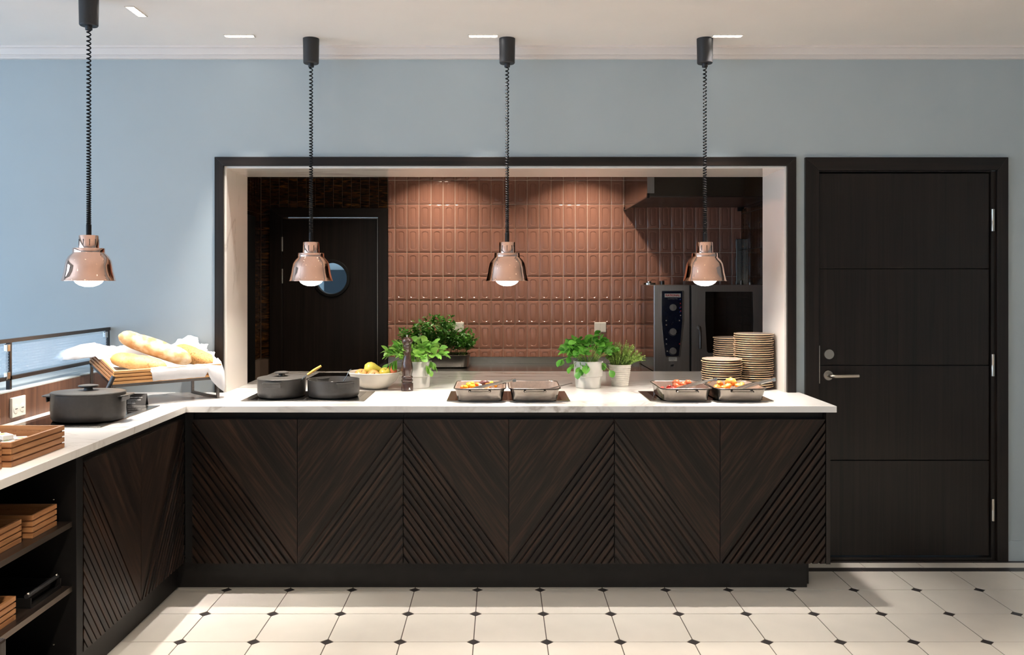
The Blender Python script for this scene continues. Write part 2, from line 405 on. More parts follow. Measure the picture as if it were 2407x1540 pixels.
def text(name, body, size, mat, parent, loc, rot, align='CENTER', depth=0.0004, bold=0.0, sx=1.0):
    cu = bpy.data.curves.new(name, 'FONT'); cu.body = body; cu.size = size; cu.extrude = depth; cu.align_x = align; cu.align_y = 'CENTER'; cu.offset = bold; cu.resolution_u = 3
    t = bpy.data.objects.new(name, cu); COL.objects.link(t)
    bpy.context.view_layer.update()
    me = bpy.data.meshes.new_from_object(t); bpy.data.objects.remove(t); bpy.data.curves.remove(cu)
    me.materials.clear(); me.materials.append(M[mat])
    o = put(name, me, parent, loc=loc, rot=rot); o.scale = (sx, 1, 1)
    return o

# ------------------------------------------------------------------ dimensions
YW, YK0, YK1 = 4.605, 4.98, 7.23          # dining wall face, kitchen face, kitchen back wall
ZC, ZT = 2.72, 0.893                       # ceiling, counter top
XL, XR = -5.2, 4.6                         # room sides
OX0, OX1, OZ = -1.463, 1.517, 2.092        # serving opening
DX0, DX1, DZ = 1.690, 2.603, 2.065         # door opening
KX0, KX1, KZ = -2.0, 2.01, 2.62            # kitchen

# ------------------------------------------------------------------ setting
def structure(name, mb, mat, label, cat='structure', **kw):
    o = mb.build(name, mat, **kw); return tag(o, label, cat, kind='structure')
w = MB()
w.box(XL, OX0, YW, YK0, 0, ZC).box(OX0, OX1, YW, YK0, OZ, ZC).box(OX0, OX1, YW, YK0, 0, 0.86).box(OX1, DX0, YW, YK0, 0, ZC)
w.box(DX0, DX1, YW, YK0, DZ, ZC).box(DX1, XR, YW, YK0, 0, ZC).box(DX0, DX1, YW + .12, YK0, 0, DZ)  # last box: unseen backing added behind the door, blocks sky in its gaps
structure('wall_back', w, 'wall_paint', 'pale blue grey painted wall around the serving hatch and dark door', 'wall')
structure('wall_right', MB().box(XR, XR + .1, -3.1, YK0, 0, ZC), 'wall_paint', 'blue grey side wall far right of the door', 'wall')
structure('wall_front', MB().box(XL, XR, -3.1, -3.0, 0, ZC), 'wall_paint', 'blue grey wall behind the camera', 'wall')
w = MB().box(XL - .15, XL, -3.1, YK0, 0, 0.35).box(XL - .15, XL, -3.1, YK0, 2.45, ZC).box(XL - .15, XL, -3.1, -2.4, 0.35, 2.45).box(XL - .15, XL, 4.2, YK0, 0.35, 2.45)
structure('wall_left', w, 'wall_paint', 'side wall with the tall daylight windows', 'wall')
for i in range(3):
    wi = thing('window_%d' % (i + 1), 'tall daylight window pane %s in the side wall' % ('nearest the serving wall', 'in the middle', 'furthest from the serving wall')[i], 'window', (XL - .07, 3.1 - 2.2 * i, 0.35), kind='structure')
    f = MB()
    for (a, b, c, d) in ((-1.1, 1.1, 0, .06), (-1.1, 1.1, 2.04, 2.1), (-1.1, -1.04, .06, 2.04), (1.04, 1.1, .06, 2.04)): f.box(-.03, .03, a, b, c, d)
    f.build('window_frame', 'black_paint', wi)
    MB().box(-.004, .004, -1.04, 1.04, .06, 2.04).build('pane', 'window_pane', wi)
structure('ceiling', MB().box(XL, XR, -3.0, YW, ZC, ZC + .1), 'ceiling_paint', 'smooth warm white ceiling with recessed light strips', 'ceiling')
# crown moulding in stepped profile
w = MB()
for (d, z0, z1) in ((.052, ZC - .010, ZC - .0002), (.030, ZC - .042, ZC - .010), (.018, ZC - .054, ZC - .042), (.024, ZC - .062, ZC - .054)): w.box(XL, XR, YW - d, YW + .001, z0, z1)
structure('trim_1', w, 'crown_paint', 'white stepped crown moulding along the top of the wall', 'moulding')
w = MB().box(2.684, XR, YW - .014, YW, 0, .107)
structure('baseboard_back', w, 'wall_paint', 'blue grey baseboard right of the dark door', 'baseboard', bevel=.002)
# serving hatch casing and marble lining
cas = thing('trim_2', 'dark wood casing around the serving hatch', 'casing', (0, YW, 0), kind='structure')
cw, cy0 = .047, -.022
MB().prism([(OX0 - cw, ZT), (OX0, ZT), (OX0, OZ), (OX0 - cw, OZ + cw)], cy0, .0).build('casing_side', 'oak_vert', cas, bevel=.002)
MB().prism([(OX1, ZT), (OX1 + cw, ZT), (OX1 + cw, OZ + cw), (OX1, OZ)], cy0, .0).build('casing_side', 'oak_vert', cas, bevel=.002)
MB().prism([(OX0, OZ), (OX1, OZ), (OX1 + cw, OZ + cw), (OX0 - cw, OZ + cw)], cy0, .0).build('casing_head', 'oak_horiz', cas, bevel=.002)
lin_ = thing('trim_3', 'cream veined marble lining inside the serving hatch', 'lining', (0, YW, 0), kind='structure')
MB().box(OX0, OX0 + .012, -.004, .375, ZT, OZ).build('jamb_slab', 'jamb_marble', lin_, bevel=.001)
MB().box(OX1 - .012, OX1, -.004, .375, ZT, OZ).build('jamb_slab', 'jamb_marble', lin_, bevel=.001)
MB().box(OX0 + .012, OX1 - .012, -.004, .375, OZ - .012, OZ).build('head_slab', 'jamb_marble', lin_, bevel=.001)
# kitchen shell
w = MB().box(KX0 - .1, -1.79, YK1, YK1 + .1, 0, KZ).box(-.98, KX1 + .1, YK1, YK1 + .1, 0, KZ).box(-1.79, -.98, YK1, YK1 + .1, 2.02, KZ)
kb = structure('wall_kitchen_back', w, 'grout_dark', 'tiled back wall of the kitchen, half brown and half terracotta', 'wall')
kl = structure('wall_kitchen_left', MB().box(KX0 - .1, KX0, YK0, YK1, 0, KZ), 'grout_dark', 'kitchen side wall in tall brown tiles beside the round-window door', 'wall')
kr = structure('wall_kitchen_right', MB().box(KX1, KX1 + .1, YK0, YK1, 0, KZ), 'grout_dark', 'kitchen side wall in tall dark tiles beside the oven', 'wall')
structure('ceiling_kitchen', MB().box(KX0, KX1, YK0, YK1, KZ, KZ + .1), 'kitchen_ceiling', 'kitchen ceiling above the serving hatch', 'ceiling')
structure('floor_kitchen', MB().box(KX0, KX1, YK0, YK1 + 1.7, -.1, 0), 'kitchen_floor', 'kitchen floor behind the counter', 'floor')
# corridor behind the round window
w = MB().box(-2.6, 0, 8.9, 9.0, 0, 2.7).box(-2.6, 0, YK1 + .1, 8.9, 2.6, 2.7).box(-2.7, -2.6, YK1 + .1, 9.0, 0, 2.7).box(0, .1, YK1 + .1, 9.0, 0, 2.7).box(-2.6, 0, YK1 + .1, 8.9, -.1, -0.0)
structure('wall_corridor', w, 'corridor_wall', 'pale corridor behind the round window', 'wall')
structure('door_3', MB().box(-1.80, -.7, 8.86, 8.9, 0, 1.60), 'corridor_dark', 'dark blue panel seen through the round window', 'panel')
cl = thing('corridor_light', 'ceiling light in the corridor behind the round window', 'light', (-1.4, 8.2, 2.6))
MB().lathe([(.12, -.03), (.14, -.02), (.14, 0)], 24).build('housing', 'white_plastic', cl)
area_light('corridor_lamp', (0, 0, -.035), 7, .22, (0.85, 0.93, 1.0), 170, parent=cl)

# ---- floor with octagon tiles and dark cabochons
fl = structure('floor', MB().box(XL, XR, -3.0, YW, -.1, -.002), 'grout_floor', 'cream octagon tile floor with small dark diamonds and a black border', 'floor')
PT, X0F, Y0F, CH, G = .3013, -.110, 4.167, .026, .0022
def octo(h=PT / 2 - G, c=CH):
    return [(-h + c, -h), (h - c, -h), (h, -h + c), (h, h - c), (h - c, h), (-h + c, h), (-h, h - c), (-h, -h + c)]
oct_me = MB().slab(octo(), -.008, 0).mesh('tile', 'floor_tile')
dia = [(CH - G, 0), (0, CH - G), (-CH + G, 0), (0, -CH + G)]
dia_me = MB().slab(dia, -.008, -.0004).mesh('diamond_tile', 'floor_dark')
YB = 4.432
for k in range(-6, 12):
    for j in range(0, 11):
        cx, cy = X0F + PT * (k + .5), Y0F + PT * (.5 - j)
        if cx < -1.75: continue
        if j == 0:
            p = clip([(cx + x, cy + y) for x, y in octo()], 0, 1, YB - .002)
            MB().slab([(x - cx, y - cy) for x, y in p], -.008, 0).build('tile', 'floor_tile', fl, loc=(cx, cy, 0))
        else: put('tile', oct_me, fl, loc=(cx, cy, 0))
        dx, dy = X0F + PT * k, Y0F - PT * j
        if dx > -1.7: put('diamond_tile', dia_me, fl, loc=(dx, dy, 0))
for i, xs in enumerate(range(0, 12)):
    xa = 1.26 + .3 * i; 
    if xa > XR - .3: break
    MB().box(xa + .0015, xa + .2985, YB, 4.487, -.008, 0).build('border_tile', 'floor_dark', fl)
    MB().box(xa + .0315, xa + .3285, 4.489, 4.566, -.008, 0).build('border_tile', 'floor_tile', fl)
    MB().box(xa + .0815, xa + .3785, 4.568, YW - .001, -.008, 0).build('border_tile', 'floor_dark', fl)

# ---- kitchen wall tiles
def pink_mesh(xa=-1, xb=1, za=-1, zb=1, name='tile'):
    W_, H_ = .0968, .1966
    spec = [(W_, H_, .002, 0.0), (W_, H_, .002, -.0022), (W_ - .014, H_ - .014, .003, -.0065), (.052, .150, .016, -.0065), (.045, .143, .013, -.0038), (.041, .139, .012, -.0045)]
    loops = []
    for w_, h_, r_, y in spec:
        loops.append([(min(max(x, xa), xb), y, min(max(z, za), zb)) for x, z, _ in rr(w_, h_, r_, 0, 3)])
    return MB().loft(loops, False, True).mesh(name, 'pink_tile', 25)
structure('trim_4', MB().box(-.933, KX1 - .001, YK1 - .004, YK1 - .0002, .80, KZ - .002), 'grout_pink', 'pale grout bed behind the terracotta tiles', 'grout')
pm = pink_mesh()
XA, ZA = -.8766, .721
for c in range(-1, 29):
    for r_ in range(0, 9):
        cx, cz = XA + .1 * (c + .5), ZA + .2 * (r_ + .5)
        xa = max(-1, -.932 - cx); xb = min(1, KX1 - .003 - cx); za = max(-1, .855 - cz)
        me = pm if (xa == -1 or xa < -.05) and xb > .05 and za < -.099 else pink_mesh(xa, xb, za)
        put('tile', me, kb, loc=(cx, YK1 - .004, cz))
# tall brown tiles
def tall(h):
    W_ = .0712
    l = lambda ins, y: [(-W_ / 2 + ins, y, ins), (W_ / 2 - ins, y, ins), (W_ / 2 - ins, y, h - ins), (-W_ / 2 + ins, y, h - ins)]
    return MB().loft([l(0, 0), l(0, -.005), l(.002, -.007)], False, True).mesh('tile', 'brown_tile')
th = {}
def tall_me(h):
    h = round(h, 4)
    if h not in th: th[h] = tall(h)
    return th[h]
rows = [(.842, 1.142), (1.142, 1.442), (1.442, 1.742), (1.742, 2.042), (2.042, 2.342), (2.342, KZ)]
for i in range(14):
    xc = -1.878 + .0751 * (i - 1.5) + .0375
    if xc - .037 < KX0 or xc + .037 > -.93: continue
    for z0, z1 in rows:
        if z1 > 2.09 or xc + .037 < -1.90:
            z0c = max(z0, 2.093) if xc + .037 > -1.91 else z0
            put('tile', tall_me(z1 - z0c - .004), kb, loc=(xc, YK1, z0c + .0015))
for i in range(13):
    yc = YK1 - .0751 * (i + .5) - .008
    for z0, z1 in rows:
        put('tile', tall_me(z1 - z0 - .004), kl, loc=(KX0, yc, z0 + .0015), rot=(0, 0, R(90)))
        if i < 9: put('tile', tall_me(z1 - z0 - .004), kr, loc=(KX1, yc, z0 + .0015), rot=(0, 0, R(-90)))

# ---- dining-room door
d1 = thing('door_1', 'dark wood door of four wide boards with steel lever and three hinges', 'door', (0, YW, 0), kind='structure')
c0, c1, cz = 1.612, 2.684, 2.137
MB().prism([(c0, 0), (DX0 - .006, 0), (DX0 - .006, DZ + .003), (c0, cz)], -.022, 0).build('casing_side', 'oak_vert', d1, bevel=.002)
MB().prism([(DX1 + .022, 0), (c1, 0), (c1, cz), (DX1 + .022, DZ + .003)], -.022, 0).build('casing_side', 'oak_vert', d1, bevel=.002)
MB().prism([(DX0 - .006, DZ + .003), (DX1 + .022, DZ + .003), (c1, cz), (c0, cz)], -.022, 0).build('casing_head', 'oak_horiz', d1, bevel=.002)
MB().box(DX1 - .002, DX1 + .022, -.006, .1, 0, DZ).box(DX0 - .006, DX0 + .0, -.006, .1, 0, DZ).box(DX0, DX1, -.006, .1, DZ - .004, DZ + .003).build('frame_lining', 'oak_vert', d1)
lf = MB().box(DX0 + .004, DX1 - .006, .022, .06, .022, DZ - .008).build('leaf', 'black_paint', d1)
zs = [.022, .530, 1.035, 1.548, DZ - .008]
for a, b in zip(zs[:-1], zs[1:]): MB().box(DX0 + .004, DX1 - .006, .006, .022, a + .002, b - .002).build('board', 'oak_vert', lf, bevel=.002)
tag(MB().box(DX0, DX1, -.012, .06, 0, .018).build('threshold', 'oak_horiz', d1, bevel=.003), 'dark wood threshold')
for z in (.2715, 1.0375, 1.805):
    h = MB().lathe([(.009, -.058), (.009, -.002), (.0085, 0), (.009, .002), (.009, .058)], 16, (DX1 + .004, -.012, z)).build('hinge', 'nickel', d1, 30)
lv = MB().lathe([(.026, 0), (.026, .006), (.024, .008)], 32).build('lever_rose', 'nickel', d1, 30, loc=(1.741, .006, .981)); lv.rotation_euler = (R(90), 0, 0)
pth = [(1.741, .004, .981), (1.741, -.03, .981), (1.746, -.043, .981), (1.760, -.05, .981), (1.80, -.05, .982), (1.882, -.05, .984)]
MB().tube(pth, .0095, seg=14).build('lever', 'nickel', d1, 40)
kn = MB().lathe([(.0265, 0), (.0265, .006), (.0255, .008)], 32).build('cylinder_cover', 'nickel', d1, 30, loc=(1.745, .006, 1.094)); kn.rotation_euler = (R(90), 0, 0)
MB().box(DX0 - .0005, DX0 + .003, -.008, .012, .94, 1.14).build('strike_plate', 'nickel', d1)

# ---- kitchen door with round window
d2 = thing('door_2', 'dark kitchen door with a round porthole window', 'door', (0, YK1, 0), kind='structure')
kx0, kx1, kz = -1.915, -.936, 2.09
lx0, lx1, lz = -1.815, -1.012, 2.005
MB().prism([(kx0, 0), (lx0, 0), (lx0, lz + .01), (kx0, kz)], -.03, 0).build('casing_side', 'oak_vert', d2, bevel=.002)
MB().prism([(lx1, 0), (kx1, 0), (kx1, kz), (lx1, lz + .01)], -.03, 0).build('casing_side', 'oak_vert', d2, bevel=.002)
MB().prism([(lx0, lz + .01), (lx1, lz + .01), (kx1, kz), (kx0, kz)], -.03, 0).build('casing_head', 'oak_horiz', d2, bevel=.002)
MB().box(lx0, lx0 + .005, -.02, .08, 0, lz + .01).box(lx1 - .005, lx1, -.02, .08, 0, lz + .01).build('frame_lining', 'oak_vert', d2)
wx, wz, wr = -1.405, 1.507, .128
angs = sorted([2 * math.pi * i / 56 for i in range(56)] + [math.atan2(z - wz, x - wx) % (2 * math.pi) for x in (lx0 + .006, lx1 - .006) for z in (.01, lz)])
def rectpt(a):
    dx, dz = math.cos(a), math.sin(a); t = 1e9
    if dx > 1e-6: t = min(t, (lx1 - .006 - wx) / dx)
    if dx < -1e-6: t = min(t, (lx0 + .006 - wx) / dx)
    if dz > 1e-6: t = min(t, (lz - wz) / dz)
    if dz < -1e-6: t = min(t, (.01 - wz) / dz)
    return wx + dx * t, wz + dz * t
lo = lambda fn, y: [(fn(a)[0], y, fn(a)[1]) for a in angs]
circ = lambda a: (wx + (wr + .012) * math.cos(a), wz + (wr + .012) * math.sin(a))
leaf2 = MB().loft([lo(rectpt, -.004), lo(rectpt, .036), lo(circ, .036), lo(circ, -.004)], closed=True).build('leaf', 'oak_vert', d2)
ring = MB(); n = 56
prof = [(wr, .04), (wr, -.012), (wr + .006, -.02), (wr + .024, -.018), (wr + .03, -.0045), (wr + .012, -.0045), (wr + .011, .04)]
ring.loft([[(wx + r * math.cos(2 * math.pi * i / n), y, wz + r * math.sin(2 * math.pi * i / n)) for i in range(n)] for r, y in prof], closed=True)
pr = ring.build('porthole_ring', 'black_paint', d2, 30)
MB().loft([[(wx + (wr - .002) * math.cos(2 * math.pi * i / n), y, wz + (wr - .002) * math.sin(2 * math.pi * i / n)) for i in range(n)] for y in (.008, .014)]).build('pane', 'round_glass', d2)
MB().box(lx0 + .008, lx1 - .008, -.012, -.004, lz - .004, lz + .004).build('head_strip', 'chrome', d2)  # metal strip drawing the bright line along the leaf's top gap
MB().box(lx1 - .012, lx1 - .0075, -.010, -.004, .01, lz - .004).build('edge_strip', 'nickel', d2)  # metal strip drawing the bright line down the leaf's right edge
for z in (1.525, 1.79): MB().lathe([(.010, -.06), (.010, .06)], 14, (lx0 + .004, -.026, z)).build('hinge', 'nickel', d2, 30)
# dark steel post at the left kitchen wall
tag(MB().box(KX0 + .008, KX0 + .05, 6.2, 6.91, 0, 2.0).build('tall_cabinet', 'black_paint', bevel=.004), 'narrow black cabinet side against brown kitchen tiles left of the porthole door', 'cabinet')

# ------------------------------------------------------------------ counter joinery
ct = MB().slab([(-2.04, 2.05), (-1.48, 2.05), (-1.48, 4.087), (1.585, 4.087), (1.585, YW - .001), (OX1 - .0005, YW - .001), (OX1 - .0005, 5.675), (OX0 + .0005, 5.675), (OX0 + .0005, YW - .001), (-2.04, YW - .001)], ZT - .03, ZT)
tag(ct.build('worktop', 'counter_marble', bevel=.0015), 'white veined marble worktop turning the corner and running through the hatch', 'worktop')
SLN = 14
def chevron(parent, x0, x1, z0, z1, sgn):
    """sgn -1: grooves fall to the right; slats fill the lower outer triangle"""
    w_, h_ = x1 - x0, z1 - z0
    mat = 'oak_left' if sgn < 0 else 'oak_right'
    d = MB().box(0, w_, .016, .026, 0, h_).build('door', mat, parent, loc=(x0, 0, z0))
    L_ = math.hypot(w_, h_)
    # normal pointing from the diagonal to the slatted corner
    nx, nz = (-h_ / L_, -w_ / L_) if sgn < 0 else (h_ / L_, -w_ / L_)
    c0 = nx * (0 if sgn < 0 else w_) + nz * h_
    rect = [(0, 0), (w_, 0), (w_, h_), (0, h_)]
    dist = w_ * h_ / L_; s = dist / SLN
    up = clip(rect, nx, nz, c0)
    MB().prism(up, .002, .0161).build('door_panel', mat, d)
    for k in range(SLN):
        p = clip(rect, -nx, -nz, -(c0 + k * s + .0090)); p = clip(p, nx, nz, c0 + (k + 1) * s)
        if len(p) < 3: continue
        f = lambda x, z, k=k: .0035 * ((nx * x + nz * z - c0 - k * s) / s)
        MB().prism(p, f, .0161).build('slat', mat, d)
    return d
CB = .142
def cabinet(label, loc, rot=0):
    c = thing('chevron_cabinet', label, 'cabinet', loc, (0, 0, R(rot)), group='chevron fronted counter cabinets')
    MB().box(.001, .999, .0265, .47, 0, .687).box(.001, .999, .04, .47, .687, .7208).build('body', 'black_paint', c)
    chevron(c, .002, .4985, .002, .685, -1); chevron(c, .5015, .998, .002, .685, 1)
    return c
YF = 4.105
cabinet('dark oak cabinet with chevron grooved doors below the two black pots', (-1.46, YF, CB))
cabinet('dark oak cabinet with chevron grooved doors in the middle of the counter', (-.46, YF, CB))
cabinet('dark oak cabinet with chevron grooved doors below the plates at the counter end', (.54, YF, CB))
cabinet('dark oak cabinet with chevron grooved doors facing sideways below the large oval pot', (-1.50, 3.13, CB), 90)
tag(MB().box(1.5415, 1.562, YF, YW - .002, CB, ZT - .0302).build('end_panel', 'oak_vert', bevel=.001), 'plain dark wood end panel of the counter beside the door', 'panel')
tag(MB().box(-1.5, -1.4605, 4.131, 4.17, CB, ZT - .0302).build('corner_post', 'black_paint'), 'black filler post in the inner corner of the counter', 'post')
pl = thing('plinth', 'black recessed plinth under the counter cabinets', 'plinth', (0, 0, 0))
MB().box(-1.56, 1.484, 4.20, 4.22, 0, CB).build('plinth_board', 'plinth_black', pl)
MB().box(1.464, 1.484, 4.22, 4.58, 0, CB).build('plinth_board', 'plinth_black', pl)
MB().box(1.4842, 1.51, 4.25, 4.58, 0, .11).build('plinth_board', 'plinth_black', pl)
MB().box(-1.58, -1.56, 2.06, 4.1995, 0, CB).build('plinth_board', 'plinth_black', pl)
# open shelf unit
sh = thing('shelf_cabinet', 'black open shelf cabinet holding wooden crates under the worktop', 'cabinet', (0, 0, CB))
hh = ZT - .0302 - CB
MB().box(-2.0, -1.505, 3.082, 3.129, 0, hh).build('side_panel', 'shelf_black', sh, bevel=.001)
MB().box(-2.0, -1.505, 2.06, 2.09, 0, hh).build('side_panel', 'shelf_black', sh, bevel=.001)
MB().box(-2.0, -1.985, 2.09, 3.082, 0, hh).build('back_panel', 'shelf_black', sh)
MB().box(-1.985, -1.515, 2.09, 3.082, 0, .018).build('bottom_panel', 'shelf_black', sh)
MB().box(-1.985, -1.53, 2.09, 3.082, hh - .02, hh).build('top_panel', 'shelf_black', sh)
SH1, SH2 = .628, .399
for z in (SH1, SH2):
    s_ = MB().box(-1.985, -1.522, 2.0905, 3.0815, z - CB - .019, z - CB).build('shelf', 'oak_y', sh)
    MB().box(-1.522, -1.520, 2.0905, 3.0815, z - CB - .019, z - CB).build('shelf_edge', 'shelf_edge', s_)
for z in (.705, .585, .355, .19):
    MB().lathe([(.003, 0), (.003, .003)], 10, (-1.585, 3.0795, z - CB)).build('shelf_pin', 'nickel', sh)
# ---- partition with reeded glass
pt = thing('partition', 'low wood panelled partition behind the side counter', 'partition', (0, 0, 0))
MB().box(-2.0985, -2.041, 2.05, YW - .002, 0, 1.019).build('panel', 'screen_wood', pt)
MB().box(-2.30, -2.044, 2.05, YW - .002, 1.019, 1.024).build('ledge', 'wall_paint', pt)
MB().box(-2.30, -2.0985, 2.05, YW - .002, 0, 1.019).build('core', 'wall_paint', pt)
gs = thing('glass_screen', 'reeded glass screen in a black metal frame on the partition', 'glass screen', (-2.075, 0, 1.0242))
for (z0, z1) in ((.198, .214), (.040, .056)): MB().box(-.008, .008, 2.06, YW - .003, z0, z1).build('rail', 'oak_y', gs)
for y in (4.585, 3.665, 2.745): MB().box(-.008, .008, y - .008, y + .008, .0 if y < 4.5 else .04, .198).build('post', 'oak_vert', gs)
for y in (3.635, 4.54):
    for z in (.178, .062): MB().box(.002, .018, y - .012, y + .012, z - .016, z + .016).build('clamp', 'chrome', gs, bevel=.003)
gl = MB(); nyr = 800; NZ = 45; zz = [.068 + (.188 - .068) * i / (NZ - 1) for i in range(NZ)]
ya, yb = 2.08, 4.565
vs = []; fs = []
for i in range(nyr + 1):
    y = ya + (yb - ya) * i / nyr
    for k, z in enumerate(zz):
        vs.append((.002 + .0016 * math.sin(i * math.pi / 2 + .7) + .0014 * math.sin(k * math.pi / 2.2), y, z))
for i in range(nyr):
    for k in range(NZ - 1): fs.append((i * NZ + k, (i + 1) * NZ + k, (i + 1) * NZ + k + 1, i * NZ + k + 1))
gl.add(vs, fs); gl.build('pane', 'reeded_glass', gs, 180)
# socket on the partition
so = thing('wall_socket', 'white double socket on the wood panel behind the oval pot', 'socket', (-2.0408, 3.66, .953))
MB().box(0, .012, -.052, .052, -.042, .042).build('plate', 'white_plastic', so, bevel=.003)
for y in (-.024, .024):
    c_ = MB().lathe([(.0195, 0), (.0195, .0012), (.0175, .0016)], 24).build('outlet', 'white_plastic', so, 30, loc=(.012, y, -.006)); c_.rotation_euler = (0, R(90), 0)
    MB().box(.0130, .0142, y - .009, y + .009, -.008, -.005).build('slot', 'slot_black', so)

# ------------------------------------------------------------------ kitchen equipment
sc = thing('steel_counter', 'stainless steel kitchen worktop with upstand below the terracotta tiles', 'worktop', (0, 0, 0))
MB().box(-.985, 1.155, 6.60, YK1 - .006, .765, .80).build('top', 'steel', sc, bevel=.002)
MB().box(-.932, 1.155, YK1 - .022, YK1 - .0045, .80, .854).build('upstand', 'steel', sc, bevel=.001)
MB().box(-.96, 1.13, 6.64, YK1 - .01, 0, .765).build('body', 'steel_dark', sc)
tag(MB().box(OX0 + .03, OX1 - .03, YK0 + .002, 5.62, 0, ZT - .0305).build('back_cabinet', 'steel_dark', bevel=.002), 'steel base cabinet under the kitchen side of the marble worktop', 'cabinet')
hd = thing('extractor_hood', 'stainless steel extractor hood above the oven', 'extractor hood', (0, 0, 0))
hx0, hx1, hy0, hy1, hz = 1.028, KX1 - .009, 6.05, YK1 - .016, 2.076
h = MB().box(hx0, hx0 + .004, hy0, hy1, hz, KZ - .002).box(hx0, hx1, hy0, hy0 + .004, hz, KZ - .002).box(hx1 - .004, hx1, hy0, hy1, hz, KZ - .002)
h.build('canopy', 'hood_steel', hd)
MB().box(hx0 + .004, hx1 - .004, hy0 + .004, hy1, hz + .02, hz + .026).build('underside', 'steel_dark', hd)
for (a, b, c, d) in ((hx0 - .003, hx0 + .012, hy0 - .003, hy0 + .03), (hx0 - .003, hx0 + .012, hy1 - .03, hy1), (hx1 - .03, hx1, hy1 - .03, hy1)):
    MB().box(a, b, c, d, hz - .012, hz + .02).build('corner_cap', 'black_paint', hd)
MB().box(hx0 - .003, hx0 + .004, hy0, hy1, hz - .008, hz).box(hx0, hx1, hy0 - .002, hy0 + .006, hz - .008, hz).build('drip_edge', 'steel_dark', hd)
MB().box(hx0 - .004, hx0 + .045, hy0 - .005, hy0, hz + .02, KZ - .002).build('corner_strip', 'steel_v', hd)
# combi oven
OY = 6.57
KP = lambda xz, yz, s, ox, oy: ((ox + xz / s - VX) / 310.5, 1.48 - (oy + yz / s - VY) / 310.5)
kA = lambda x, y: KP(x, y, 6.693, 1500, 650)
kB = lambda x, y: KP(x, y, 6.697, 1520, 650)
ov = thing('combi_oven', 'stainless steel combi oven with blue control panel and glass door', 'oven', (0, 0, 0))
MB().box(1.163, 1.434, OY, 7.195, .79, 1.454).build('body', 'steel_v', ov, bevel=.004)
cav = MB().box(1.445, 1.988, 7.16, 7.195, .79, 1.454).box(1.445, 1.988, OY + .05, 7.16, 1.40, 1.454).box(1.445, 1.988, OY + .05, 7.16, .79, .86).box(1.445, 1.47, OY + .05, 7.16, .86, 1.40).box(1.965, 1.988, OY + .05, 7.16, .86, 1.40)
cav.build('cavity', 'steel_dark', ov)
MB().box(1.1612, 1.1631, OY + .012, 7.19, .795, 1.450).build('side_sheet', 'hood_steel', ov)
MB().box(1.434, 1.445, OY + .015, 7.19, .79, 1.452).build('seam', 'slot_black', ov)
stn = MB()
for x in (1.18, 1.96):
    for y in (OY + .02, 7.15): stn.box(x, x + .03, y, y + .03, 0, .79)
stn.box(1.18, 1.99, OY + .02, 7.18, .74, .789).build('stand', 'steel_dark', ov)
win = [kB(925, 240), kB(1672, 240), kB(1685, 700), kB(1672, 1190), kB(975, 1205), kB(950, 1180), kB(922, 700)]
wxc, wzc = sum(p[0] for p in win) / 7, sum(p[1] for p in win) / 7
aa = sorted(set([round(math.atan2(z - wzc, x - wxc) % (2 * math.pi), 5) for x, z in win] + [round(math.atan2(z - wzc, x - wxc) % (2 * math.pi), 5) for x in (1.447, 1.988) for z in (.792, 1.454)] + [round(2 * math.pi * i / 24, 5) for i in range(24)]))
def ray(poly, a):
    dx, dz = math.cos(a), math.sin(a); best = None
    for i, p in enumerate(poly):
        q = poly[(i + 1) % len(poly)]; ex, ez = q[0] - p[0], q[1] - p[1]
        det = dx * -ez + ex * dz
        if abs(det) < 1e-9: continue
        px, pz = p[0] - wxc, p[1] - wzc
        t = (px * -ez + ex * pz) / det; u = (dx * pz - dz * px) / det
        if t > 0 and -1e-6 <= u <= 1 + 1e-6 and (best is None or t > best): best = t
    return wxc + dx * best, wzc + dz * best
outer = [(1.447, .792), (1.988, .792), (1.988, 1.454), (1.447, 1.454)]
lp = lambda poly, y: [(ray(poly, a)[0], y, ray(poly, a)[1]) for a in aa]
od = MB().loft([lp(outer, OY), lp(outer, OY + .048), lp(win, OY + .048), lp(win, OY)], closed=True).build('door', 'steel_v', ov)
MB().prism(win, OY + .004, OY + .010).build('door_glass', 'oven_glass', od)
hp = [kB(818, 800), kB(812, 780), kB(815, 1130)]
MB().tube([(hp[0][0], OY + .002, hp[0][1]), (hp[0][0], OY - .04, hp[0][1] - .004), (hp[0][0], OY - .05, hp[0][1] - .03), (hp[2][0], OY - .05, hp[2][1])], lambda t: .017 - .004 * t, .010, seg=12, up=(1, 0, 0)).build('handle', 'steel_dark', od, 40)
rk = MB()
for z in (.93, 1.0, 1.07, 1.14, 1.21, 1.28, 1.35):
    rk.bar((1.50, OY + .10, z), (1.50, 7.1, z), .012, .006).bar((1.93, OY + .10, z), (1.93, 7.1, z), .012, .006)
for y in (OY + .10, OY + .35, 7.1):
    for x in (1.50, 1.93): rk.box(x - .006, x + .006, y - .006, y + .006, .865, 1.395)
rk.box(1.74, 1.748, OY + .12, OY + .13, .865, 1.395)
rk.build('rack', 'chrome', ov)
for z in (1.0, 1.21, 1.35): MB().box(1.506, 1.924, OY + .14, 7.05, z + .004, z + .012).build('oven_tray', 'chrome', ov)
pn = [kA(372, 222), kA(716, 222), kA(722, 240), kA(722, 700), kA(690, 1030), kA(664, 1250), kA(655, 1268), kA(440, 1268), kA(431, 1250), kA(398, 1030), kA(366, 700), kA(366, 240)]
MB().prism(pn, OY - .004, OY + .001).build('panel_frame', 'steel', ov)
pn2 = [((x - 1.2475) * .90 + 1.2475, (z - 1.243) * .975 + 1.243) for x, z in pn]
cp = MB().prism(pn2, OY - .0055, OY - .003).build('control_panel', 'panel_blue', ov)
a_, b_ = kA(415, 328), kA(668, 268)
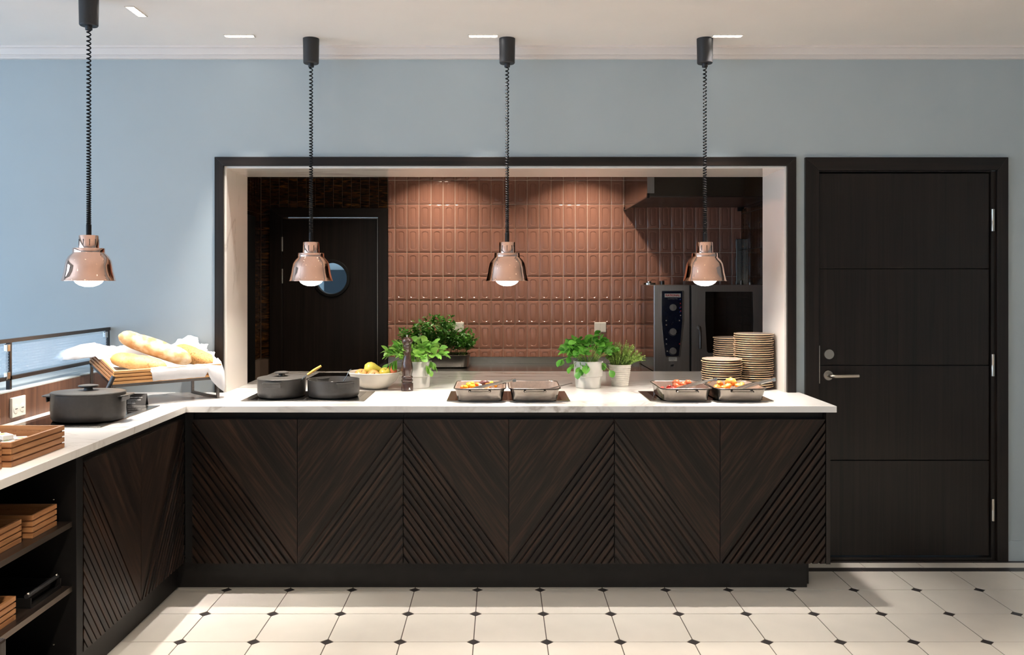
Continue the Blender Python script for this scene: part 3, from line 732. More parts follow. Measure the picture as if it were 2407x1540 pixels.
MB().prism([(a_[0], a_[1]), (b_[0], a_[1]), (b_[0], b_[1]), (a_[0], b_[1])], OY - .007, OY - .005).build('logo_plate', 'white_plastic', cp, bevel=.001)
cx_ = (a_[0] + b_[0]) / 2; cz_ = (a_[1] + b_[1]) / 2
text('logo', 'RATIONAL', .0215, 'red_print', cp, (cx_, OY - .0072, cz_), (R(90), 0, 0), bold=.0007, sx=1.02)
text('model_name', 'CombiMaster Plus', .010, 'grey_plastic', cp, (cx_, OY - .0058, kA(0, 350)[1]), (R(90), 0, 0))
for yz in (487, 868, 1170):
    p = kA(545, yz)
    k_ = MB().lathe([(.0255, 0), (.0255, .012), (.023, .016)], 28).build('knob', 'knob_grey', cp, 30, loc=(p[0], OY - .0055, p[1])); k_.rotation_euler = (R(90), 0, 0)
    MB().box(-.003, .003, -.022, .022, .016, .020).build('knob_grip', 'knob_grey', k_)
    if yz > 500:
        MB().tube([(p[0] + .031 * math.cos(a), OY - .0058, p[1] + .031 * math.sin(a)) for a in [R(180 + 12 * i) for i in range(13)]], .0012, seg=5, up=(0, 1, 0)).build('scale_arc', 'knob_grey', cp)
for xz, yz, m_ in ((660, 362, 'blue_print'), (662, 425, 'red_print'), (668, 482, 'red_print'), (655, 496, 'blue_print'), (668, 543, 'red_print'), (655, 558, 'blue_print'), (665, 612, 'grey_plastic'), (440, 693, 'grey_plastic'), (648, 693, 'grey_plastic'), (442, 762, 'grey_plastic'), (442, 985, 'white_plastic'), (650, 1060, 'red_print'), (442, 1062, 'grey_plastic'), (456, 1175, 'white_plastic')):
    p = kA(xz, yz); MB().box(p[0] - .004, p[0] + .004, OY - .0062, OY - .0054, p[1] - .004, p[1] + .004).build('symbol', m_, cp)
a_, b_ = kA(482, 1332), kA(610, 1270)
st = MB().prism([(a_[0], a_[1]), (b_[0], a_[1]), (b_[0], b_[1]), (a_[0], b_[1])], OY - .0022, OY + .001).build('sticker', 'white_plastic', ov)
text('sticker_text', 'Rental partner', .008, 'card_black', st, ((a_[0] + b_[0]) / 2 - .004, OY - .0025, (a_[1] + b_[1]) / 2 + .004), (R(90), 0, 0))
text('sticker_text', 'tel. 010', .006, 'card_black', st, ((a_[0] + b_[0]) / 2, OY - .0025, (a_[1] + b_[1]) / 2 - .010), (R(90), 0, 0))
a_, b_ = kA(503, 1432), kA(570, 1368)
st = MB().prism([(a_[0], a_[1]), (b_[0], a_[1]), (b_[0], b_[1]), (a_[0], b_[1])], OY - .0022, OY + .001).build('sticker', 'knob_grey', ov)
MB().prism([(a_[0] + .004, a_[1] + .008), (b_[0] - .008, a_[1] + .008), (b_[0] - .004, b_[1] - .006), (a_[0] + .006, b_[1] - .010)], OY - .0026, OY - .002).build('emblem', 'card_black', st)
vt = MB().lathe([(.055, 0), (.055, .014), (.02, .02), (.02, .026)], 24).build('vent_cap', 'chrome', ov, 30, loc=(1.19, 6.95, 1.4545))
for (a, b, x, y) in ((.02, .03, 1.30, 6.98), (.012, .035, 1.86, 6.7), (.02, .018, 1.93, 6.7)): MB().lathe([(a, 0), (a, b)], 16, (x, y, 1.4545)).build('vent_pipe', 'steel_dark', ov, 30)
fp = tag(MB().box(1.955, 2.002, 7.19, 7.217, 1.4, 1.833).build('wall_post', 'hood_steel', bevel=.002), 'upright steel channel standing against the tiles behind the oven', 'steel post')
# switches on terracotta wall
for x, nm in ((-.351, 'white double switch on terracotta tiles behind the herb planter'), (.830, 'white double switch on bare terracotta tiles above the round leaved herb')):
    s_ = thing('light_switch', nm, 'switch', (x, YK1 - .0135, 1.10), group='switches on the terracotta tiles')
    MB().box(-.049, .049, -.012, 0, -.042, .042).build('plate', 'white_plastic', s_, bevel=.003)
    for sx in (-1, 1): MB().box(sx * .024 - .0225, sx * .024 + .0225, -.016, -.012, -.036, .036).build('rocker', 'white_plastic', s_, bevel=.001)
# kitchen downlights
for i, (x, y) in enumerate(((-.50, 6.80), (.66, 6.78), (-1.35, 6.3))):
    k_ = thing('kitchen_downlight', ('recessed spot washing the terracotta tiles beside the porthole door', 'recessed spot washing the terracotta tiles beside the hood', 'recessed spot in front of the porthole door', 'recessed spot over the back of the marble worktop', 'recessed spot in front of the hood')[i], 'ceiling light', (x, y, KZ))
    MB().lathe([(.05, 0), (.05, -.006), (.036, -.006), (.034, 0)], 24).build('bezel', 'white_plastic', k_, 30)
    area_light('spot_lamp', (0, 0, -.008), KITCH_W if i < 2 else KITCH_W * .7, .06, WARM, 110, parent=k_)

# ------------------------------------------------------------------ ceiling light strips
def strip(label, x, y, along_y=False, power=STRIP_W, spread=46, col=(1, .93, .86)):
    s_ = thing('ceiling_light_strip', label, 'ceiling light', (x, y, ZC), (0, 0, R(90) if along_y else 0), group='recessed four lens ceiling strips')
    f = MB().box(-.076, .076, -.022, -.0185, -.004, -.0003).box(-.076, .076, .0185, .022, -.004, -.0003).box(-.076, -.0725, -.0185, .0185, -.004, -.0003).box(.0725, .076, -.0185, .0185, -.004, -.0003)
    f.build('frame', 'led_frame', s_)
    for i in range(4):
        cx = -.054 + .036 * i
        MB().lathe([(.0165, -.0018), (.0165, -.0003)], 24, (cx, 0, 0)).build('lens', 'led_glow', s_)
        area_light('strip_lamp', (cx, 0, -.005), power, .028, col, spread, parent=s_)
    return s_
strip('recessed strip of four spots in the ceiling above the two black pots', -1.315, 4.376)
strip('recessed strip of four spots in the ceiling above the vegetable pan', -.086, 4.376)
strip('recessed strip of four spots in the ceiling above the plates end of the counter', 1.145, 4.376)
strip('recessed strip of four spots turned along the side counter', -1.67, 3.98, True)
for i, (x, y) in enumerate(((-1.67, 2.6), (.6, 2.6), (2.6, 2.6), (-.6, .6), (1.8, .6), (3.6, .8), (-.6, -1.4), (1.8, -1.4), (-3.4, .8), (-3.4, 2.8))):
    strip('recessed strip of four spots in the dining room ceiling, %s' % ('over the side counter crates', 'over the tiled floor before the counter', 'over the tiled floor before the door', 'over the room centre', 'over the room right of centre', 'by the right wall', 'by the rear wall', 'by the rear right corner', 'by the middle window', 'by the window near the serving wall')[i], x, y, power=STRIP_W * .85 if y > 2 else ROOM_W * (.38 if x > 1.5 else 1.2), spread=52 if y > 2 else 120, col=(1, .88, .76) if y > 2 else WARM)

# ------------------------------------------------------------------ heat lamps
def helix():
    zt, zb = ZC - .128 - .016, 1.484 + .245; L_ = zt - zb; turns = 62; n = turns * 12; pts = []
    for i in range(n + 1):
        t = i / n; a = 2 * math.pi * turns * t
        z = zt - L_ * (1.45 * t - .45 * t * t); r = .0078
        pts.append((r * math.cos(a), r * math.sin(a), z))
    return MB().tube(pts, .0031, seg=5, up=(0.02, 0.01, 1)).mesh('cord', 'cord_black', 50)
def lamp_proto():
    l = thing('heat_lamp', 'x', 'heat lamp', (0, 0, 0))
    z0 = 1.484
    sp = [(.1095, 0), (.108, .002), (.104, .018), (.0985, .0405), (.095, .065), (.0905, .087), (.081, .105), (.0665, .119)]
    inner = [(r - .0015, z) for r, z in reversed(sp)]
    MB().lathe(sp + [(.0655, .123)], 56, (0, 0, z0), cap0=False, cap1=True).lathe([(r - .0015, z + .0005) for r, z in sp], 56, (0, 0, z0), cap0=False, cap1=False).build('shade', 'copper', l, 40)
    MB().tube([(.1095 * math.cos(2 * math.pi * i / 56), .1095 * math.sin(2 * math.pi * i / 56), z0) for i in range(56)], .0012, seg=6, closed=True).build('shade_rim', 'copper', l, 60)
    MB().lathe([(.0655, .123), (.0655, .139), (.0645, .141), (.044, .141)], 48, (0, 0, z0)).build('shade_collar', 'copper', l, 30)
    cap = MB().lathe([(.042, .1412), (.0402, .194), (.0385, .197), (.012, .198)], 48, (0, 0, z0)).build('lamp_cap', 'copper', l, 35)
    sl = MB()
    for i in range(10):
        a = 2 * math.pi * i / 10 + .2
        c, s_ = math.cos(a), math.sin(a); r = .0412
        sl.loft([[(r * c - s_ * q, r * s_ + c * q, z0 + z) for q in (-.0014, .0014)] + [((r + .0006) * c - s_ * q, (r + .0006) * s_ + c * q, z0 + z) for q in (.0014, -.0014)] for z in (.152, .180)])
    sl.build('vent_slots', 'slot_black', cap)
    MB().lathe([(.011, .198), (.011, .243), (.009, .246)], 20, (0, 0, z0)).build('sleeve', 'cord_black', l, 30)
    cme = helix(); put('cord', cme, l)
    MB().lathe([(.0135, ZC - .146), (.0145, ZC - .1435), (.0145, ZC - .128), (.036, ZC - .128), (.039, ZC - .124), (.041, ZC - .0003)], 40).build('canopy', 'lamp_black', l, 30)
    bp = [(.001, -.027), (.02, -.0255), (.038, -.0195), (.052, -.010), (.060, .002), (.060, .014), (.04, .04), (.022, .07), (.018, .10)]
    MB().lathe(bp, 40, (0, 0, z0)).build('bulb', 'bulb_glow', l, 60)
    area_light('heat_bulb_light', (0, 0, z0 - .0285), HEAT_W, .075, (1, .91, .80), 155, parent=l)
    return l
hl = lamp_proto()
spots = [(-1.79, 3.775, 'copper heat lamp on a coiled cord above the large oval pot'), (-.966, 4.43, 'copper heat lamp on a coiled cord above the two black pots'),
         (.035, 4.43, 'copper heat lamp on a coiled cord above the vegetable pan'), (1.044, 4.43, 'copper heat lamp on a coiled cord above the pans beside the plates')]
for i, (x, y, lb) in enumerate(spots):
    o = hl if i == 0 else copy_tree(hl)
    o.location = (x, y, 0); o.rotation_euler = (0, 0, i * 1.3); tag(o, lb, 'heat lamp', 'copper heat lamps')

# ------------------------------------------------------------------ warming plates
def warm_plate(label, x, y, rz=0):
    p = thing('warming_plate', label, 'warming plate', (x, y, ZT), (0, 0, R(rz)), group='steel framed warming plates')
    MB().box(-.303, .303, -.1885, .1885, .0003, .004).build('frame', 'steel', p, bevel=.0015)
    MB().box(-.262, -.004, -.150, .150, .004, .0046).build('hot_plate', 'glass_black', p)
    MB().box(.004, .262, -.150, .150, .004, .0046).build('hot_plate', 'glass_black', p)
    return p
warm_plate('steel framed warming plate under the two black pots', -.970, 4.4345)
warm_plate('steel framed warming plate under the vegetable pan and the empty pan', .040, 4.4345)
warm_plate('steel framed warming plate under the two pans beside the plates', 1.036, 4.4345)
warm_plate('steel framed warming plate under the large oval pot', -1.79, 3.784, 90)
tag(MB().box(-1.16, -.90, 5.18, 5.55, ZT + .0002, ZT + .004).build('dark_slab', 'glass_black', bevel=.001), 'thin glossy black slab at the back of the marble worktop', 'board')  # thin black slab for the dark patch on the rear marble
ZP = ZT + .0048

# ------------------------------------------------------------------ oval cast iron pots
def pot(label, x, y, a, b, h, rz, lid, knob_z=True):
    """a: half length along local x, b: half width"""
    p = thing('oval_pot', label, 'pot', (x, y, ZP), (0, 0, R(rz)), group='black oval casserole pots')
    el = lambda s, z, da=0: [((a + da) * s * math.cos(2 * math.pi * i / 56), (b + da) * s * math.sin(2 * math.pi * i / 56), z) for i in range(56)]
    MB().loft([el(.88, 0), el(.95, .004), el(.985, .014), el(1.0, .03), el(1.0, h - .003), el(1, h), el(1, h, -.005), el(1, h - .004, -.006), el(.98, .03, -.006), el(.92, .012, -.008), el(.88, .010, -.008)]).build('body', 'cast_iron', p, 35)
    for s in (-1, 1):
        hw = .046
        hd_ = MB()
        loop = [(s * (a - .012), -hw, h - .010), (s * (a + .018), -hw, h - .008), (s * (a + .027), -hw + .010, h - .007), (s * (a + .027), hw - .010, h - .007), (s * (a + .018), hw, h - .008), (s * (a - .012), hw, h - .010)]
        n = len(loop)
        hd_.loft([[(px, py, pz - .003) for px, py, pz in loop], [(px, py, pz + .002) for px, py, pz in loop]])
        hd_.build('handle', 'cast_iron', p, bevel=.0015)
        MB().loft([[(s * (a + .002 - .0), -hw, h - .012), (s * (a + .006), -hw, h - .012), (s * (a + .004), -hw, h - .032), (s * (a - .002), -hw, h - .032)],
                   [(s * (a + .002), hw, h - .012), (s * (a + .006), hw, h - .012), (s * (a + .004), hw, h - .032), (s * (a - .002), hw, h - .032)]]).build('handle_plate', 'cast_iron', p, bevel=.0015)
    if lid:
        l = MB().loft([el(.97, h + .0005), el(1.005, h + .001), el(1.01, h + .004), el(.99, h + .007), el(.7, h + .010), el(.3, h + .012), el(.05, h + .0125)]).build('lid', 'cast_iron', p, 30)
        MB().lathe([(.017, h + .011), (.015, h + .020), (.016, h + .024), (.033, h + .026), (.036, h + .029), (.035, h + .033), (.025, h + .035), (.005, h + .0355)], 32, sx=1.15).build('knob', 'cast_iron', l, 30)
    return p
pot('large lidded black oval pot on the side counter', -1.739, 3.665, .150, .118, .112, 3, True)
pot('lidded black oval pot with a wooden handled spoon', -1.112, 4.415, .135, .118, .090, 84, True)
pot('uncovered black oval pot holding white eggs', -.848, 4.415, .138, .128, .087, -55, False)
# spoons
sp = thing('serving_spoon', 'steel serving spoon with a yellow wooden handle leaning out of the lidded pot', 'spoon', (-.99, 4.37, ZP + .088))
MB().tube([(-.03, -.005, -.028), (0, 0, 0.012), (.02, .004, .026)], .006, .003).build('shank', 'chrome', sp, 40)
MB().tube([(.018, .0036, .024), (.05, .01, .046), (.085, .016, .068)], lambda t: .006 + .004 * math.sin(2.6 * t + .3), lambda t: .005 + .003 * math.sin(2.6 * t + .3), seg=10).build('handle', 'spoon_wood', sp, 40)
sp = thing('ladle', 'thin steel ladle standing in the uncovered black pot', 'ladle', (-.80, 4.40, ZP + .015))
MB().tube([(-.04, 0, .004), (-.01, 0, .04), (.02, .0, .085), (.036, 0, .118), (.045, 0, .122)], .0035, .0022).build('handle', 'chrome', sp, 40)
MB().lathe([(.003, 0), (.018, .004), (.026, .014), (.025, .014), (.017, .006), (.002, .002)], 20, (-.045, 0, -.0035)).build('bowl', 'chrome', sp, 40)
for i, (x, y) in enumerate(((-.848, 4.372), (-.880, 4.45), (-.90, 4.36), (-.82, 4.47), (-.90, 4.41))):
    z_ = ZP + .058 if i == 0 else ZP + .034
    e = MB().lathe([(.001, -.024), (.012, -.021), (.019, -.010), (.0205, 0), (.018, .012), (.012, .021), (.001, .0255)], 16).build('egg', 'egg_white', None, 60, loc=(x, y, z_)); e.rotation_euler = (R(80), 0, i)
    tag(e, 'boiled white egg in the uncovered black pot', 'egg', 'eggs in the uncovered pot')
spo = thing('spatula', 'dark metal spatula handle leaning behind the large oval pot', 'spatula', (-1.79, 3.862, ZT + .0048))
MB().tube([(0, 0, 0.003), (.040, .004, .10), (.066, .008, .160)], .010, .0025, seg=10, up=(0, 1, 0)).build('handle', 'steel_dark', spo, 40)
# ---- menu card
mc = thing('menu_card', 'black folded card with white lettering beside the large oval pot', 'card', (-1.722, 4.098, ZT), (0, 0, R(6)))
MB().add([(-.045, 0, .0002), (.045, 0, .0002), (.045, .022, .055), (-.045, .022, .055), (-.045, .001, .0002), (.045, .001, .0002), (.045, .023, .055), (-.045, .023, .055), (-.045, .044, .0002), (.045, .044, .0002), (.045, .045, .0002), (-.045, .045, .0002)],
         [(0, 1, 2, 3), (4, 5, 9, 8), (3, 2, 6, 7), (2, 10, 9, 6), (3, 7, 8, 11), (2, 3, 11, 10)]).build('card', 'card_black', mc)
tl = math.atan2(.055, .022)
for body, u, sz in (('Lokala Manon potatis fra Paarder', .041, .0063), ('Local potatoes from Paarder', .029, .0066), ('Smörkokta med dill', .019, .0052), ('Gluteeniton, laktoositon', .0125, .0048)):
    f_ = u / .0592
    text('card_text', body, sz, 'ink_white', mc, (-.039, .022 * f_ - .0006, .055 * f_), (tl, 0, 0), align='LEFT', depth=.0001, bold=.00006, sx=.78)

# ------------------------------------------------------------------ pans and food
def pan(label, xc):
    p = thing('roasting_pan', label, 'pan', (xc, 4.372, ZP), group='rectangular steel roasting pans')
    w_, d_, h_ = .252, .340, .062
    MB().loft([rr(w_ - .05, d_ - .05, .03, .0), rr(w_ - .035, d_ - .035, .032, .004), rr(w_ - .012, d_ - .012, .036, h_ - .006), rr(w_, d_, .04, h_ - .003), rr(w_, d_, .04, h_)], True, False).build('body', 'pan_outside', p, 30)
    MB().loft([rr(w_, d_, .04, h_), rr(w_ - .014, d_ - .014, .035, h_), rr(w_ - .040, d_ - .040, .03, .010), rr(w_ - .055, d_ - .055, .028, .0055)], False, True).build('lining', 'pan_inside', p, 30)
    MB().tube(rr(w_, d_, .04, h_, 6), .0028, .0026, seg=6, closed=True).build('rim', 'steel_dark', p, 60)
    for s in (-1, 1):
        y = s * d_ / 2
        MB().tube([(-.05, y - s * .008, h_ - .012), (-.048, y + s * .012, h_ - .012), (-.04, y + s * .020, h_ - .012), (.04, y + s * .020, h_ - .012), (.048, y + s * .012, h_ - .012), (.05, y - s * .008, h_ - .012)], .006, .005, seg=8).build('handle', 'pan_outside', p, 40)
    return p
XP = [-.100, .168, .906, 1.172]
pan('steel roasting pan of orange root vegetables with steel tongs', XP[0])
pan('nearly empty steel roasting pan with a dark spatula', XP[1])
pan('steel roasting pan of bacon and sausages next to the round plate stacks', XP[2])
pan('steel roasting pan of roast potatoes at the counter end', XP[3])
def bed(label, cat, mat, xc, hgt, seed, yc=4.40):
    rg = random.Random(seed); vs = []; fs = []; n, m_ = 12, 16
    for i in range(n + 1):
        for j in range(m_ + 1):
            u, v = i / n * 2 - 1, j / m_ * 2 - 1
            e = max(0, (1 - u ** 4)) * max(0, (1 - v ** 4))
            vs.append((u * .094, v * .132, hgt * e * rg.uniform(.75, 1.1) + .0005))
    for i in range(n):
        for j in range(m_): fs.append((i * (m_ + 1) + j, (i + 1) * (m_ + 1) + j, (i + 1) * (m_ + 1) + j + 1, i * (m_ + 1) + j + 1))
    o = MB().add(vs, fs).build('food_bed', mat, None, 60, loc=(xc, 4.372, ZP + .0058))
    return tag(o, label, cat, kind='stuff')
bed('bed of cut roast root vegetables filling the vegetable pan', 'vegetables', 'swede', XP[0], .030, 3)
bed('bed of crisp bacon pieces filling the bacon pan', 'bacon', 'bacon', XP[2], .028, 4)
bed('bed of roast potato halves filling the potato pan', 'potatoes', 'potato', XP[3], .030, 5)
def bits(name, lab, cat, grp, xc, items, seed):
    rg = random.Random(seed)
    for (dx, dy, dz, r, mat, col) in items:
        rot = Euler((rg.uniform(-.6, .6), rg.uniform(-.6, .6), rg.uniform(0, 6.28))).to_matrix()
        me = MB().blob((0, 0, 0), r, rg, 9, 7, .17, rot)
        o = me.build(name, mat, None, 70, loc=(xc + dx, 4.385 + dy, ZP + .006 + dz))
        tag(o, lab % col, cat, grp)
bits('vegetable_piece', '%s roast vegetable piece in the vegetable pan', 'vegetable', 'pieces in the vegetable pan', XP[0], [
    (-.090, .02, .040, (.008, .022, .012), 'carrot', 'orange'), (-.075, -.02, .044, (.02, .013, .011), 'swede', 'yellow'), (-.06, .04, .048, (.018, .014, .014), 'swede', 'yellow'), (-.04, .0, .046, (.022, .013, .011), 'swede', 'yellow'),
    (-.045, .055, .052, (.016, .013, .012), 'swede', 'yellow'), (-.015, .06, .048, (.018, .012, .010), 'carrot', 'orange'), (.0, .03, .044, (.018, .012, .010), 'onion', 'pale'), (.02, .07, .054, (.026, .016, .016), 'beet', 'dark purple'),
    (.04, .04, .048, (.022, .014, .012), 'carrot', 'orange'), (.055, .07, .052, (.016, .013, .014), 'swede', 'yellow'), (.075, .06, .048, (.015, .012, .011), 'swede', 'yellow'), (.03, -.01, .044, (.02, .012, .010), 'onion', 'pale')], 11)
bits('food_piece', '%s in the bacon pan', 'food', 'pieces in the bacon pan', XP[2], [
    (-.085, .02, .036, (.018, .010, .006), 'bacon', 'red bacon strip'), (-.07, -.03, .036, (.02, .010, .006), 'bacon', 'red bacon strip'), (-.05, .03, .040, (.018, .012, .007), 'bacon', 'red bacon strip'), (-.035, -.02, .040, (.02, .012, .007), 'bacon', 'red bacon strip'),
    (-.015, .01, .046, (.022, .017, .015), 'sausage', 'browned sausage'), (-.005, .06, .056, (.024, .018, .018), 'sausage', 'browned sausage'), (.02, .03, .050, (.022, .017, .017), 'sausage', 'browned sausage'), (.055, .065, .056, (.022, .017, .017), 'sausage', 'browned sausage'), (.0, -.04, .044, (.024, .016, .013), 'sausage', 'browned sausage')], 12)
bits('potato_piece', '%s roast potato in the potato pan', 'potato', 'pieces in the potato pan', XP[3], [
    (-.08, -.01, .044, (.026, .017, .014), 'potato', 'orange'), (-.05, .05, .052, (.026, .016, .015), 'potato', 'orange'), (-.025, .0, .046, (.024, .017, .014), 'potato', 'orange'), (.01, .06, .062, (.032, .022, .022), 'potato', 'orange'),
    (.04, .02, .046, (.024, .016, .013), 'potato', 'orange'), (-.06, -.05, .042, (.022, .015, .012), 'potato', 'orange'), (.065, .06, .048, (.022, .016, .013), 'potato', 'orange')], 13)
def tongs(label, x, y, z, rz, mat='chrome', tilt=10):
    t = thing('serving_tongs', label, 'tongs', (x, y, z), (0, R(-tilt), R(rz)), group='serving tongs in the pans')
    for s in (-1, 1):
        pts = [(-.10, s * .016, 0), (-.06, s * .020, .004), (0, s * .020, .006), (.08, s * .012, .006), (.115, s * .002, .006)]
        MB().tube(pts, lambda t: .004 + .003 * math.sin(3 * t), .006, seg=8).build('arm', mat, t, 40)
        MB().blob((-.115, s * .014, -.002), (.026, .012, .006), random.Random(2), 12, 8, 0).build('scoop', mat, t, 60)
    MB().box(.108, .126, -.008, .008, -.003, .015).build('hinge', mat, t, bevel=.002)
    return t
tongs('steel tongs resting across the root vegetables', -.045, 4.29, ZP + .066, 8)
tongs('steel tongs resting on the bacon and sausages', .955, 4.29, ZP + .066, 10, tilt=12)
tongs('steel tongs resting on the roast potatoes', 1.245, 4.29, ZP + .066, 10, tilt=12)
sp = thing('turner', 'dark spatula lying in the nearly empty pan', 'spatula', (.285, 4.25, ZP + .064), (0, R(-9), R(6)))
MB().tube([(-.12, 0, -.010), (-.05, 0, 0), (.0, 0, .004), (.07, 0, .009)], lambda t: .022 - .014 * t, .002, seg=10).build('blade', 'steel_dark', sp, 40)

# ------------------------------------------------------------------ plates
def plate_proto():
    p = thing('plate', 'x', 'plate')
    MB().lathe([(.055, 0), (.057, .003), (.075, .004), (.092, .0095), (.1035, .017), (.1035, .0185), (.098, .0178), (.086, .010), (.07, .0062), (.003, .006)], 48).build('body', 'plate_glaze', p, 35)
    MB().tube([(.1042 * math.cos(2 * math.pi * i / 48), .1042 * math.sin(2 * math.pi * i / 48), .0172) for i in range(48)], .0022, seg=6, closed=True).build('rim', 'plate_rim', p, 70)
    return p
ORD = 'first second third fourth fifth sixth seventh eighth ninth tenth eleventh twelfth thirteenth fourteenth fifteenth sixteenth seventeenth eighteenth nineteenth twentieth twenty-first twenty-second twenty-third twenty-fourth twenty-fifth'.split()
pp = plate_proto(); first = True; rg = random.Random(5)
for (x, y, n, lab, grp) in ((1.192, 4.675, 14, 'shortest stack', 'plates in the shortest stack'),
                            (1.392, 4.77, 25, 'tallest stack', 'plates in the tallest stack'),
                            (1.332, 4.985, 22, 'middle height stack', 'plates in the middle height stack')):
    for k in range(n):
        o = pp if first else copy_tree(pp); first = False
        o.location = (x + rg.uniform(-.003, .003), y + rg.uniform(-.003, .003), ZT + .0002 + k * .0118); o.rotation_euler = (0, 0, rg.uniform(0, 6))
        tag(o, 'beige stoneware plate, %s from the top of the %s' % (ORD[n - 1 - k], lab), 'plate', grp)

# ------------------------------------------------------------------ pepper mill, bowl, fruit
pmv = [(1460, 108), (1330, 110), (1316, 106), (1308, 90), (1300, 90), (1292, 100), (1270, 106), (1252, 102), (1243, 88), (1236, 88), (1228, 98), (1208, 102), (1190, 98), (1180, 88), (1165, 90), (1100, 102), (1030, 106), (960, 96), (900, 82), (820, 69), (760, 69), (722, 76), (702, 86), (684, 88), (670, 78), (655, 70), (635, 78), (618, 74), (606, 78), (585, 92), (550, 101), (520, 98), (490, 82), (470, 50), (462, 18)]
ml = thing('pepper_mill', 'tall dark turned wood pepper mill in front of the leafy pot', 'pepper mill', (-.501, 4.67, ZT))
MB().lathe([(r * .000298, (1460 - y) * .00029 + .0002) for y, r in pmv], 40).build('body', 'mill_wood', ml, 35)
MB().lathe([(.005, .2893), (.0045, .293), (.0055, .297), (.004, .300)], 16).build('knob', 'nickel', ml, 40)
for r_ in ((.012, .0215, .0095, .0125), (.013, .0145, .014, .0195), (.017, .019, .014, .0195), (.015, .018, .0165, .0185)):
    a0 = -.0
    MB().box(r_[0], r_[1], -.0335, -.0312, r_[2], r_[3]).build('emblem', 'ink_white', ml)
fb = thing('fruit_bowl', 'cream glazed bowl of apples and pears', 'bowl', (-.689, 4.765, ZT))
MB().lathe([(.05, .0002), (.058, .002), (.085, .014), (.118, .045), (.138, .078), (.145, .092), (.1445, .0935), (.1405, .092), (.132, .076), (.112, .045), (.08, .019), (.05, .010), (.002, .009)], 64).build('body', 'bowl_white', fb, 40)
MB().tube([(.145 * math.cos(2 * math.pi * i / 64), .145 * math.sin(2 * math.pi * i / 64), .0922) for i in range(64)], .0028, seg=8, closed=True).build('rim', 'bowl_white', fb, 60)
def apple(label, mat, x, y, z, r, pearlike=False, rot=(0, 0, 0)):
    f = thing('pear' if pearlike else 'apple', label, 'fruit', (x, y, z), rot, group='fruit in the bowl')
    if pearlike: prof = [(.001, -1.0), (.45, -.97), (.85, -.6), (1.0, -.1), (.9, .4), (.62, .9), (.45, 1.3), (.32, 1.6), (.1, 1.72), (.001, 1.72)]
    else: prof = [(.001, -.80), (.25, -.90), (.6, -.80), (.9, -.40), (1.0, .05), (.92, .5), (.65, .82), (.3, .88), (.08, .74), (.001, .7)]
    MB().lathe([(a * r, b * r) for a, b in prof], 24).build('flesh', mat, f, 60)
    MB().tube([(0, 0, (1.66 if pearlike else .68) * r), (.003, 0, (1.95 if pearlike else 1.05) * r)], .0015, seg=6).build('stem', 'mill_wood', f)
Z0 = ZT
apple('red blushed apple at the pan side of the bowl', 'apple', -.758, 4.72, Z0 + .076, .035, rot=(.5, .2, 0))
apple('pale apple at the front of the bowl', 'apple', -.687, 4.685, Z0 + .073, .037, rot=(.9, 0, .4))
apple('yellow green apple in the middle of the bowl', 'apple_green', -.632, 4.740, Z0 + .085, .032, rot=(.4, .3, 0))
apple('red blushed apple beside the pepper mill', 'apple_red', -.602, 4.808, Z0 + .092, .030, rot=(-.2, .3, 0))
apple('large yellow pear lying on top of the fruit', 'pear', -.712, 4.775, Z0 + .108, .037, True, rot=(0, R(100), R(10)))
apple('apple at the bottom of the bowl', 'apple', -.69, 4.765, Z0 + .046, .034)
apple('apple at the back of the bowl', 'apple_red', -.72, 4.845, Z0 + .078, .034)

# ------------------------------------------------------------------ herbs
def leaf_mesh(name, L, Wd, mat, n=7, cup=.25, droop=.3):
    vs = []; fs = []
    for i in range(n + 1):
        t = i / n; w_ = Wd / 2 * max(.04, math.sin(math.pi * t ** 1.2)) ** .62
        z = -droop * L * t * t
        for s in (-1, 0, 1): vs.append((L * t, s * w_, z + (cup * w_ if s else 0)))
    for i in range(n):
        for k in range(2): fs.append((3 * i + k, 3 * i + 3 + k, 3 * i + 4 + k, 3 * i + 1 + k))
    return MB().add(vs, fs).mesh(name, mat, 80)
def orient(d, roll=0.0, up=(0, 0, 1)):
    d = Vector(d).normalized(); s = Vector(up).cross(d)
    if s.length < 1e-3: s = Vector((0, 1, 0))
    s.normalize(); u = d.cross(s)
    m_ = Matrix((d, s, u)).transposed()
    return (m_ @ Matrix.Rotation(roll, 3, 'X'))
def flowerpot(kind, t):
    if kind == 'grey':
        MB().lathe([(.066, .0002), (.069, .003), (.074, .062), (.076, .0635), (.0785, .066), (.082, .146), (.0815, .148), (.078, .148), (.076, .13)], 48, cap1=False).build('pot', 'pot_grey', t, 30)
        MB().lathe([(.0765, .128), (.05, .134), (.002, .136)], 24, cap0=False).build('soil', 'soil', t)
    else:
        pr_ = [(.044, .0002), (.0465, .003)]
        for i in range(1, 11): pr_ += [(.0465 + .017 * i / 11, .116 * i / 11), (.0440 + .017 * (i + .3) / 11, .116 * (i + .3) / 11)]
        pr_ += [(.0645, .121), (.064, .123), (.061, .123), (.059, .11)]
        MB().lathe(pr_, 40, cap1=False).build('pot', 'pot_wash', t, 40)
        MB().lathe([(.0595, .107), (.03, .112), (.002, .113)], 24, cap0=False).build('soil', 'soil', t)
